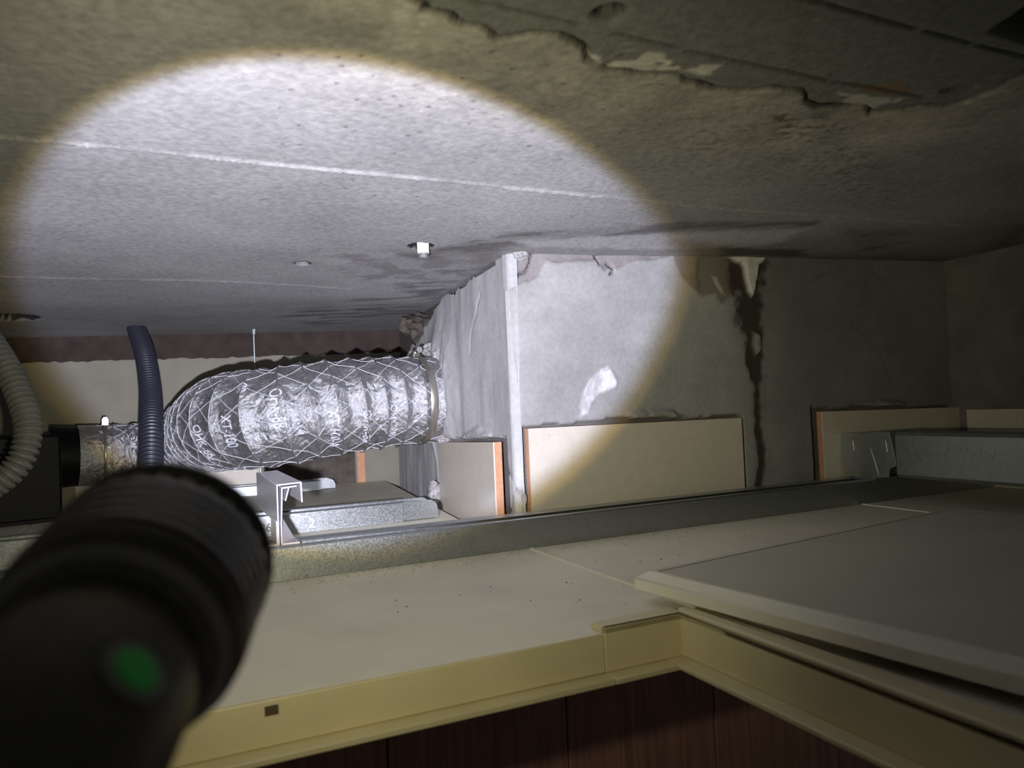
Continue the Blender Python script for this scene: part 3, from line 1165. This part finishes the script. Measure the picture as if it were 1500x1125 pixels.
def text_mesh(body, size, extrude=0.0):
    c = bpy.data.curves.new('txt', 'FONT')
    c.body = body
    c.size = size
    c.extrude = extrude
    c.resolution_u = 3
    o = bpy.data.objects.new('txt', c)
    COL.objects.link(o)
    bpy.context.view_layer.update()
    dg = bpy.context.evaluated_depsgraph_get()
    me = bpy.data.meshes.new_from_object(o.evaluated_get(dg))
    v = np.array([tuple(x.co) for x in me.vertices])
    f = [tuple(p.vertices) for p in me.polygons]
    bpy.data.objects.remove(o)
    bpy.data.curves.remove(c)
    bpy.data.meshes.remove(me)
    return v, f


def stamp(run, body, u, v, bface, size, mat, parent_name='stamped_digits'):
    p = onpl(u, v, G(0, bface), D2)
    tv, tf = text_mesh(body, size, 0.0008)
    cx = (tv[:, 0].min() + tv[:, 0].max()) / 2
    cy = (tv[:, 1].min() + tv[:, 1].max()) / 2
    vv = [p + (x - cx) * D1 + np.array([0, 0, y - cy]) - D2 * (0.0002 + z) for x, y, z in tv]
    return obj(parent_name, vv, tf, mat, run)


stamp(run2, '86', 389, 773, b2, 0.015, M_DARKWALL)
stamp(run2, '2', 457, 766, b2, 0.017, M_WHITE)

# ---- stud on the right with its connector
sa_, sb_ = ab(at(1312, 665, 0.97))
ZS0 = HF + HCH + 0.003
ZS1 = float(at(1320, 633, 0.965)[2])
stud = empty('steel_stud', G(sa_, sb_ - .3, ZS0))
tag(stud, 'wide galvanised steel stud reaching over the boards from the long channel', 'steel stud')
mb = MB()
tq = 0.0012
prof = [(0.0, ZS0 + .004), (0.004, ZS0), (0.045, ZS0), (0.045, ZS0 + tq), (0.0045, ZS0 + tq), (tq, ZS0 + .0045),
        (tq, ZS1 - .0045), (0.0045, ZS1 - tq), (0.045, ZS1 - tq), (0.045, ZS1), (0.004, ZS1), (0.0, ZS1 - .004)]
mb.prism([G(sa_ + a, sb_, z) for a, z in prof], -D2 * 0.62)
stud_body = mb.build('body', M_STEELD, stud, bevel=0.0012)
tv, tf = text_mesh('7777  257', 0.016, 0.0003)
pp = onpl(1420, 664, G(sa_, 0), D1)
cx = (tv[:, 0].min() + tv[:, 0].max()) / 2
cy = (tv[:, 1].min() + tv[:, 1].max()) / 2
obj('stamped_digits', [pp - (x - cx) * D2 + np.array([0, 0, y - cy]) - D1 * (0.0001 + z) for x, y, z in tv], tf, M_STEELD, stud_body)
clip = empty('stud_connector', G(sa_, sb_ + .04, HF + HCH))
tag(clip, 'ribbed sheet steel connector joining the stud to the long channel', 'connector')


def onclip(u, v):
    p = onpl(u, v, G(sa_ - 0.0022, 0), D1)
    return p


mb = MB()
outl = [(1231, 635), (1303, 632), (1313, 682), (1303, 687), (1302, 699), (1253, 703), (1250, 694), (1238, 693)]
mb.prism([onclip(*p) for p in outl], D1 * 0.0014)
plate = mb.build('plate', M_STEELD, clip, bevel=0.0004, seg=1)
mb = MB()
mb.hexa([onclip(1303, 632) + D1 * 0.001, onclip(1231, 635) + D1 * 0.001, onclip(1231, 635) + D1 * 0.045, onclip(1303, 632) + D1 * 0.045,
         onclip(1303, 632) + D1 * 0.001 - [0, 0, .0015], onclip(1231, 635) + D1 * 0.001 - [0, 0, .0015], onclip(1231, 635) + D1 * 0.045 - [0, 0, .0015], onclip(1303, 632) + D1 * 0.045 - [0, 0, .0015]])
mb.build('top_plate', M_STEELD, clip)
for l in ([(1244, 641), (1249, 645), (1251, 662)], [(1291, 640), (1297, 645), (1300, 664)], [(1269, 651), (1275, 657), (1288, 698)]):
    P, ss = catmull([onclip(*p) for p in l], 24)
    T, U, V = frames(P)
    R = np.full((24, 8), 0.0013)
    R[0] = R[-1] = 0.0004
    vv, fcs = sweep_mesh(P, U, V, R, 8)
    bigmesh('rib', vv, fcs, M_STEEL, plate)

# ---- cut length of J-moulding standing across the channels
bkt = empty('j_moulding', at(408, 806, 0.69))
tag(bkt, 'short J-shaped pale moulding standing across the steel channels under the duct', 'moulding')
base = at(408, 806, 0.683)
ka, kb = ab(base)
zt = float(at(405, 710, 0.683)[2])
z0 = HF + HCH + 0.0004
t = 0.0013


def jstrip(prof, length, name='wall', off=0.0):
    mb = MB()
    mb.prism([G(ka + a, kb + off, z) for a, z in prof], D2 * length)
    return mb.build(name, M_PVC, bkt, bevel=0.0003, seg=1)


hk = 0.021
zc = z0 + 0.018
jstrip([(0, z0), (t, z0), (t, zc), (0, zc)], 0.045, 'lower_web')
jstrip([(0, zc), (t, zc), (t, zt - t), (hk, zt + .001 - t), (hk + .0006, zt - .018), (hk + .002, zt - .018), (hk + .0016, zt + .001), (0, zt)], 0.17, 'outer_leaf')
jstrip([(0.0026, z0), (0.004, z0), (0.0042, zc), (0.0030, zc)], 0.04, 'lower_web', 0.002)
jstrip([(0.0030, zc), (0.0042, zc), (0.0058, zt - 0.0045), (hk - .003, zt - .0035), (hk - .002, zt - 0.0022), (0.0046, zt - 0.0030)], 0.165, 'inner_leaf', 0.002)
jstrip([(hk - .010, zt - .003), (hk - .0088, zt - .003), (hk - .0125, zt - .016), (hk - .0135, zt - .0155)], 0.16, 'hook', 0.003)
jstrip([(-0.0012, z0 + .022), (0, z0 + .022), (0, z0), (-0.0012, z0)], 0.04, 'seam', 0.001)
mb = MB()
mb.hexa([G(ka + .004, kb - .0005, z0), G(ka + .019, kb - .0005, z0), G(ka + .019, kb + .03, z0), G(ka + .004, kb + .03, z0),
         G(ka + .004, kb - .0005, z0 + .0015), G(ka + .019, kb - .0005, z0 + .0015), G(ka + .019, kb + .03, z0 + .0015), G(ka + .004, kb + .03, z0 + .0015)])
mb.build('foot', M_PVC, bkt)
mb = MB()
mb.prism([G(ka + .004, kb + .004, z0 + .0015), G(ka + .017, kb + .028, z0 + .0015), G(ka + .0045, kb + .028, z0 + .026)], D1 * 0.001)
mb.build('gusset', M_PVC, bkt)

# ------------------------------------------------------------------ foil duct
duct = empty('flexible_duct', at(420, 690, 1.1))
tag(duct, 'crinkled silver foil flexible duct with white thread mesh clamped into the shaft wall', 'duct')
DPTS = [at(112, 668, 1.30), at(160, 666, 1.33), at(215, 662, 1.345), at(268, 650, 1.31), at(305, 630, 1.215), at(338, 617, 1.125), at(395, 612, 1.085),
        at(470, 600, 1.10), at(550, 590, 1.135), at(620, 586, 1.172), at(668, 584, 1.20)]
ND, NS = 620, 144
DP, dss = catmull(DPTS, ND)
DT, DU, DV = frames(DP)
DL = dss[-1]
pitch = 0.031
th = np.linspace(0, 2 * math.pi, NS, endpoint=False)
SS, TT = np.meshgrid(dss, th, indexing='ij')
Rb = np.interp(dss / DL, [0, .18, .30, .42, .55, .70, .85, .93, 1], [.052, .053, .060, .068, .071, .0715, .069, .066, .0655])
ring_amt = np.interp(dss / DL, [0, .06, .1, .88, .93, 1], [.2, .5, 1, 1, .25, .2])[:, None]
phase = SS / pitch + 0.10 * np.sin(TT + 1) + 0.06 * np.sin(SS * 45)
sag = np.abs(np.sin(math.pi * phase)) ** 0.9
cx_, cy_ = SS * 60, np.cos(TT) * 2.6
cn = fbm(SS * 55 + 3, np.cos(TT) * 4.2 + 9, 201, 4) + fbm(SS * 55, np.sin(TT) * 4.2, 203, 4) - 1
rid = np.abs(fbm(SS * 120, np.cos(TT) * 8 + np.sin(TT) * 8, 207, 3) - .5)
DR = Rb[:, None] * (1.02 - 0.095 * sag * ring_amt) + 0.008 * cn * (0.25 + 0.75 * sag) * ring_amt + 0.006 * (rid - .12) * sag * ring_amt
vv, fcs = sweep_mesh(DP, DU, DV, DR, NS)
sleeve = bigmesh('foil_sleeve', vv, fcs, M_FOIL, duct, smooth=True)


def duct_pt(s, a, h, taut=False):
    """point on the duct at arc length s, angle a, height h above the film"""
    i = np.clip(s / DL * (ND - 1), 0, ND - 1.001)
    k = np.floor(i).astype(int)
    fr = (i - k)[..., None]
    P = DP[k] * (1 - fr) + DP[k + 1] * fr
    U = DU[k] * (1 - fr) + DU[k + 1] * fr
    V = DV[k] * (1 - fr) + DV[k + 1] * fr
    j = np.mod(a, 2 * math.pi) / (2 * math.pi) * NS
    j0 = np.floor(j).astype(int) % NS
    fj = j - np.floor(j)
    R = (DR[k, j0] * (1 - fj) + DR[k, (j0 + 1) % NS] * fj) * (1 - fr[..., 0]) + (DR[k + 1, j0] * (1 - fj) + DR[k + 1, (j0 + 1) % NS] * fj) * fr[..., 0]
    if taut:
        R = np.interp(s, dss, Rb) * 0.985
    R = R + h
    return P + R[..., None] * (np.cos(a)[..., None] * U + np.sin(a)[..., None] * V)


# diamond reinforcement threads, one object per thread
nth = 11
for sgn in (1, -1):
    for k in range(nth):
        n = 420
        s = np.linspace(0.03, DL - 0.012, n)
        a = 2 * math.pi * k / nth + sgn * s * 13.0 + 0.05 * np.sin(s * 60 + k) + (0.2 if sgn > 0 else 0)
        P = 0.5 * duct_pt(s, a, 0.0008) + 0.5 * duct_pt(s, a, 0.0008, True)
        T, U, V = frames(P)
        vv, fcs = sweep_mesh(P, U, V, np.full((n, 4), 0.00042), 4)
        bigmesh('thread', vv, fcs, M_THREAD, duct)
# wire hoops showing through the film as raised rings
for k in range(2, int(DL / pitch)):
    aa = np.linspace(0, 2 * math.pi, 73)
    s = np.full(73, k * pitch)
    for _ in range(6):
        s = pitch * (k - 0.10 * np.sin(aa + 1) - 0.06 * np.sin(s * 45))
    if s.max() > DL - 0.05:
        continue
    P = duct_pt(s, aa, 0.0002)
    T, U, V = frames(P)
    vv, fcs = sweep_mesh(P, U, V, np.full((73, 6), 0.0011), 6)
    bigmesh('wire_hoop', vv, fcs, M_FOIL, duct)
# printed characters running round the film
for body, s0_, a0_ in (('XT-100-A', .745, 1.55), ('OHK-88', .795, 1.65), ('XT-100', .625, 1.35), ('OHK-88', .675, 0.95), ('OHK-88', .575, 1.5), ('100', .525, 1.9), ('88', .64, .7), ('XT-100', .48, 1.7), ('OHK-88', .845, 1.6)):
    tv, tf = text_mesh(body, 0.0155)
    s = s0_ * DL + (tv[:, 1] - 0.005)
    # text reads downwards on the side that faces the hatch
    r0 = 0.069
    a = a0_ + tv[:, 0] / r0
    a = np.mod(a, 2 * math.pi)
    P = duct_pt(s, a, 0.0007)
    obj('print', P, tf, M_PRINT, duct)


def duct_band(sc, width, h, name, mat, parent):
    n = 5
    s = np.linspace(sc - width / 2, sc + width / 2, n)
    aa = np.linspace(0, 2 * math.pi, 96, endpoint=False)
    i = (s / DL * (ND - 1)).astype(int)
    rmax = DR[i[0]:i[-1] + 1].mean()
    P = DP[i]
    prof = [h - .0016, h, h, h, h - .0016]
    R = np.stack([np.full(96, rmax + q_) for q_ in prof])
    vv, fcs = sweep_mesh(P, DU[i], DV[i], R, 96)
    return bigmesh(name, vv, fcs, mat, parent), P[2], DU[i[2]], DV[i[2]], DT[i[2]], rmax


def s_at_px(u):
    best, bi = 1e9, 0
    for i in range(ND):
        p = DP[i]
        x = p[0] / p[1] * F + 750
        if i > ND * .3 and abs(x - u) < best:
            best, bi = abs(x - u), i
    return dss[bi]


def clamp(sc, ang, mat):
    band, P, U, V, T, r = duct_band(sc, 0.0125, 0.0035, 'clamp_band', mat, duct)
    e = math.cos(ang) * U + math.sin(ang) * V
    g = -math.sin(ang) * U + math.cos(ang) * V
    c = P + e * (r + 0.006)
    mb = MB()
    mb.hexa([c - T * .006 - g * .011 - e * .004, c + T * .006 - g * .011 - e * .004, c + T * .006 + g * .011 - e * .004, c - T * .006 + g * .011 - e * .004,
             c - T * .005 - g * .010 + e * .004, c + T * .005 - g * .010 + e * .004, c + T * .005 + g * .010 + e * .004, c - T * .005 + g * .010 + e * .004])
    mb.build('clamp_housing', M_CLAMP, band, bevel=0.001)
    mb = MB()
    mb.cyl(c + e * .004 - g * .016, c + e * .004 + g * .020, 0.0030, n=12)
    mb.cyl(c + e * .004 + g * .016, c + e * .004 + g * .024, 0.0052, n=6)
    mb.cyl(c + e * .004 - g * .016, c + e * .004 - g * .010, 0.0050, n=6)
    mb.build('clamp_screw', M_CHROME, band)


clamp(s_at_px(612), -0.15, M_CLAMP)
clamp(0.045, 0.1, M_CLAMP)

# ------------------------------------------------------------------ extractor fan at the left
fan = empty('extractor_fan', at(60, 770, 1.2))
tag(fan, 'black plastic extractor fan box with round outlet to the duct', 'fan')
tdir = DT[0].copy()
tdir[2] = 0
tdir /= np.linalg.norm(tdir)
nd = np.array([-tdir[1], tdir[0], 0])
cc = DP[0] - tdir * 0.035
mb = MB()
zz0, zz1 = HF, float(at(60, 637, 1.2)[2])
L_, hw = 0.26, 0.125
c2 = np.array([cc[0], cc[1], 0])
cs = [c2 - nd * hw, c2 + nd * hw, c2 + nd * hw - tdir * L_, c2 - nd * hw - tdir * L_]
mb.prism([p + [0, 0, zz0] for p in cs], (0, 0, zz1 - zz0))
house = mb.build('housing', M_BLACKPL, fan, bevel=0.004)
mb = MB()
cs = [c2 - nd * (hw + .012) + tdir * .008, c2 + nd * (hw + .012) + tdir * .008, c2 + nd * (hw + .012) - tdir * (L_ + .008), c2 - nd * (hw + .012) - tdir * (L_ + .008)]
mb.prism([p + [0, 0, zz0] for p in cs], (0, 0, 0.006))
mb.build('base_flange', M_BLACKPL, fan, bevel=0.001)
mb = MB()
mb.cyl(DP[0] - tdir * 0.036, DP[0] + tdir * 0.006, 0.0535, 0.0505, 48, cap=True)
mb.build('outlet_collar', M_BLACKPL, fan, smooth=False)
mb = MB()
mb.prism([c2 - nd * .06 + tdir * .002 + [0, 0, zz0 + .01], c2 + nd * .06 + tdir * .002 + [0, 0, zz0 + .01], c2 + nd * .06 + tdir * .002 + [0, 0, zz1 - .004], c2 - nd * .06 + tdir * .002 + [0, 0, zz1 - .004]], -tdir * .004)
mb.build('outlet_plate', M_BLACKPL, house, bevel=0.001)


# ------------------------------------------------------------------ corrugated conduits
def conduit(name, label, pts, r, pitch, mat, smooth_to=0.0):
    P0, ss0 = catmull(pts, 50)
    n = int(ss0[-1] / pitch * 8)
    P, ss = catmull(pts, n)
    T, U, V = frames(P)
    w = np.cos(2 * math.pi * ss / pitch)
    k = np.clip(w * 2.2 + 0.9, -1, 1)
    R = r + 0.0021 * k
    if smooth_to:
        R = np.where(ss < smooth_to, r + 0.0028, R)
    e = empty(name, pts[-1])
    tag(e, label, 'conduit')
    vv, fcs = sweep_mesh(P, U, V, np.repeat(R[:, None], 28, 1), 28)
    if smooth_to:
        i = int(np.searchsorted(ss, smooth_to))
        cut = i * 28
        f1 = fcs[:(i) * 28]
        f2 = fcs[(i) * 28:]
        bigmesh('corrugated_tube', vv, f2, mat, e)
        bigmesh('smooth_sleeve', vv, f1, mat, e)
    else:
        bigmesh('corrugated_tube', vv, fcs, mat, e)
    return e, P, T, U, V, ss


ctop = onceil(198, 479)
conduit('corrugated_conduit', 'dark navy corrugated conduit hanging from the slab beside the foil duct',
        [ctop + [0, 0, .02], ctop + [0.004, -.002, -.004], at(213, 522, 1.28), at(221, 575, 1.19), at(222, 630, 1.10), at(221, 680, 1.05), at(219, 730, 1.01), at(216, 775, 0.98)],
        0.0145, 0.0082, M_CONDB)
gp = [at(-50, 430, 1.02), at(-28, 478, 1.0), at(4, 528, 0.985), at(25, 572, 0.975), at(39, 612, 0.965), at(40, 645, 0.955), at(26, 680, 0.945), at(-4, 708, 0.935), at(-60, 738, 0.92), at(-140, 752, 0.9)]
gtop = onceil(-80, 395)
ge, GP, GT, GU, GV, gss = conduit('corrugated_conduit', 'light grey corrugated conduit curling beside the black fan box', [gtop + [0, 0, .01]] + gp, 0.0142, 0.0082, M_CONDG,
                                  smooth_to=float(np.linalg.norm(gtop - gp[0]) + 0.088))
# printed marks on its smooth sleeve
for k in range(5):
    i = int(np.searchsorted(gss, np.linalg.norm(gtop - gp[0]) + 0.030 + 0.011 * k))
    mb = MB()
    e = 0.95 * (-GV[i]) * 0 + (GU[i] * 0.45 + GV[i] * (0.9 if (GV[i][1] < 0) else -0.9))
    e /= np.linalg.norm(e)
    s_ = np.cross(GT[i], e)
    c = GP[i] + e * 0.0190
    mb.hexa([c - GT[i] * .004 - s_ * .0012, c + GT[i] * .003 - s_ * .002, c + GT[i] * .003 + s_ * .0012, c - GT[i] * .004 + s_ * .002,
             c - GT[i] * .004 - s_ * .0012 + e * .0003, c + GT[i] * .003 - s_ * .002 + e * .0003, c + GT[i] * .003 + s_ * .0012 + e * .0003, c - GT[i] * .004 + s_ * .002 + e * .0003])
    mb.build('printed_mark', M_INK, ge)

# ---- anchor nut and hanger wire
c = onceil(620, 360)
nut = empty('anchor_nut', c)
tag(nut, 'small white anchor nut set in the slab near the shaft', 'anchor')
mb = MB()
mb.cyl(c + [0, 0, .012], c + [0, 0, -.008], 0.0072, 0.0068, 6)
mb.build('hex_nut', M_WHITE, nut)
mb = MB()
mb.cyl(c + [0, 0, .012], c + [0, 0, -.013], 0.0048, n=14)
mb.build('threaded_stub', M_CHROME, nut)
w0 = onceil(372, 500)
w0 = at(372, 500, 1.5)
hang = empty('hanger_wire', [w0[0], w0[1], HC])
tag(hang, 'thin steel hanger rod dropping from the slab behind the foil duct', 'hanger')
mb = MB()
mb.cyl([w0[0], w0[1], HC + .004], [w0[0], w0[1], HF + .02], 0.0013, n=10)
mb.build('rod', M_STEELD, hang)
mb = MB()
mb.cyl([w0[0], w0[1], HC + .004], [w0[0], w0[1], HC - .010], 0.004, n=6)
mb.build('rod_nut', M_STEELD, hang)

# ------------------------------------------------------------------ flashlight
fl = empty('flashlight', LS - LA * 0.06)
tag(fl, 'black metal flashlight with ribbed head and green indicator button', 'flashlight')
ax = LA
e1 = np.cross(ax, [0, 0, 1.0])
e1 /= np.linalg.norm(e1)
e2 = np.cross(e1, ax)


def lathe(name, prof, mat, parent, n=96, knurl=None, smooth=True, close=False):
    v, f = [], []
    for i, (t_, r_) in enumerate(prof):
        for k in range(n):
            a = 2 * math.pi * k / n
            rr = r_
            if knurl and knurl[0] <= t_ <= knurl[1]:
                rr += 0.00035 * (1 if ((k // 2 + i) % 2) else -1)
            v.append(LS - ax * t_ + rr * (math.cos(a) * e1 + math.sin(a) * e2))
    m = len(prof)
    for i in range(m - 1):
        for k in range(n):
            k2 = (k + 1) % n
            f.append((i * n + k, i * n + k2, (i + 1) * n + k2, (i + 1) * n + k))
    if close:
        f.append(tuple(range((m - 1) * n, m * n)))
    o = obj(name, v, f, mat, parent, smooth)
    if smooth:
        try:
            o.data.set_sharp_from_angle(angle=math.radians(32))
        except Exception:
            pass
    return o


pf = [(0.0035, 0.0165), (0.0, 0.0168), (0.0, 0.0188), (0.0012, 0.0198), (0.0025, 0.0200)]
tt = 0.003
while tt < 0.009:
    pf.append((tt, 0.0199))
    tt += 0.0008
for k in range(5):
    b_ = 0.0100 + 0.0034 * k
    pf += [(b_, 0.0200), (b_ + 0.0016, 0.0200), (b_ + 0.0019, 0.0187), (b_ + 0.0031, 0.0187)]
pf += [(0.0272, 0.0198), (0.0290, 0.0196), (0.0315, 0.0184), (0.0330, 0.0176), (0.0338, 0.0160), (0.0345, 0.0146)]
lathe('head', pf, M_FLBODY, fl, 120, knurl=(0.003, 0.0092))
lathe('ledge_highlight_ring', [(0.0322, 0.0174), (0.0318, 0.0182), (0.0330, 0.0180), (0.0336, 0.0168)], M_FLRUB, fl, 96)  # ring coloured lighter to stand in for the ledge's highlight
body = lathe('barrel', [(0.0340, 0.0146), (0.0400, 0.0146), (0.0408, 0.0153), (0.0800, 0.0153), (0.0808, 0.0148), (0.0880, 0.0148), (0.0886, 0.0154),
                        (0.115, 0.0154), (0.117, 0.0145), (0.118, 0.001)], M_FLBODY, fl, 96, close=True)
lathe('reflector', [(0.0034, 0.0164), (0.012, 0.010), (0.018, 0.004), (0.0182, 0.0005)], M_REFL, fl, 64, close=True)


def on_barrel(u, v, r):
    rr = ray(u, v)
    rr = rr / np.linalg.norm(rr)
    for d in np.linspace(0.02, 0.25, 4000):
        p = rr * d
        w = p - LS
        t_ = -(w @ ax)
        if 0.03 < t_ < 0.11:
            perp = w + t_ * ax
            if np.linalg.norm(perp) < r:
                return p, perp / np.linalg.norm(perp)
    return None, None


bp, bn = on_barrel(195, 985, 0.0153)
if bp is not None:
    mb = MB()
    mb.cyl(bp - bn * 0.003, bp + bn * 0.0007, 0.0046, 0.0044, 32)
    btn = mb.build('switch_button', M_FLRUB, fl)
    mb = MB()
    mb.cyl(bp + bn * 0.0003, bp + bn * 0.0012, 0.0034, 0.0028, 32)
    mb.build('indicator', M_GREEN, btn)
bpy.context.view_layer.update()
for b_ in BEAMS:
    mw = b_.matrix_world.copy()
    b_.parent = fl
    b_.matrix_parent_inverse = fl.matrix_world.inverted()
    b_.matrix_world = mw

# ------------------------------------------------------------------ loose dirt
crv, crf = [], []
grv, grf = [], []


def crumb(V_, F_, p, r):
    n = len(V_)
    q_ = rng.uniform(.5, 1.3, 6) * r
    V_ += [tuple(p + np.array(d)) for d in ((q_[0], 0, r * .4), (-q_[1], 0, r * .4), (0, q_[2], r * .4), (0, -q_[3], r * .4), (0, 0, r * .4 + q_[4] * .6), (0, 0, -0.0002))]
    F_ += [tuple(n + i for i in f) for f in ((0, 2, 4), (2, 1, 4), (1, 3, 4), (3, 0, 4), (2, 0, 5), (1, 2, 5), (3, 1, 5), (0, 3, 5))]


for _ in range(420):
    a = rng.uniform(-.25, .25)
    b = -min(abs(rng.normal(0, 0.02)), 0.05) - 0.002
    crumb(crv, crf, G(a, b, HF), rng.uniform(.0004, .0014))
for _ in range(75):
    u = rng.uniform(560, 1150)
    v = rng.uniform(770, 900)
    p = onz(u, v, HF)
    a, b = ab(p)
    if b < -0.056 and not (HA0 - .02 < a < HA1 + .02 and b < HB1 + .02):
        lo = (p - L0) @ la, (p - L0) @ lb
        if not (-.005 < lo[0] < .44 and -.005 < lo[1] < .44):
            crumb(grv, grf, p, rng.uniform(.0003, .0010))
o = obj('plaster_crumbs', crv, crf, M_CRUMB)
tag(o, 'pale plaster crumbs scattered along the foot of the long channel', 'debris', kind='stuff')
o = obj('dark_grit', grv, grf, M_GRIT)
tag(o, 'dark grit specks scattered over the ceiling boards', 'debris', kind='stuff')

# ------------------------------------------------------------------ the bathroom below the hatch
door = empty('door_1', G(-.1, .03, -2.3))
tag(door, 'dark red brown wooden door in the bathroom below the hatch', 'door', kind='structure')
x = -0.75
while x < 0.70:
    mb = MB()
    mb.gbox(x, x + 0.1985, 0.03, 0.06, -2.3, HF - TH - 0.002)
    mb.build('board', M_WOOD, door, bevel=0.001, seg=1)
    x += 0.2
mb = MB()
mb.gbox(-1.2, RA, -1.2, 0.06, -2.35, -2.3)
o = mb.build('floor_bathroom', M_BATHWALL)
tag(o, 'tiled bathroom floor far below the open hatch', 'floor', kind='structure')
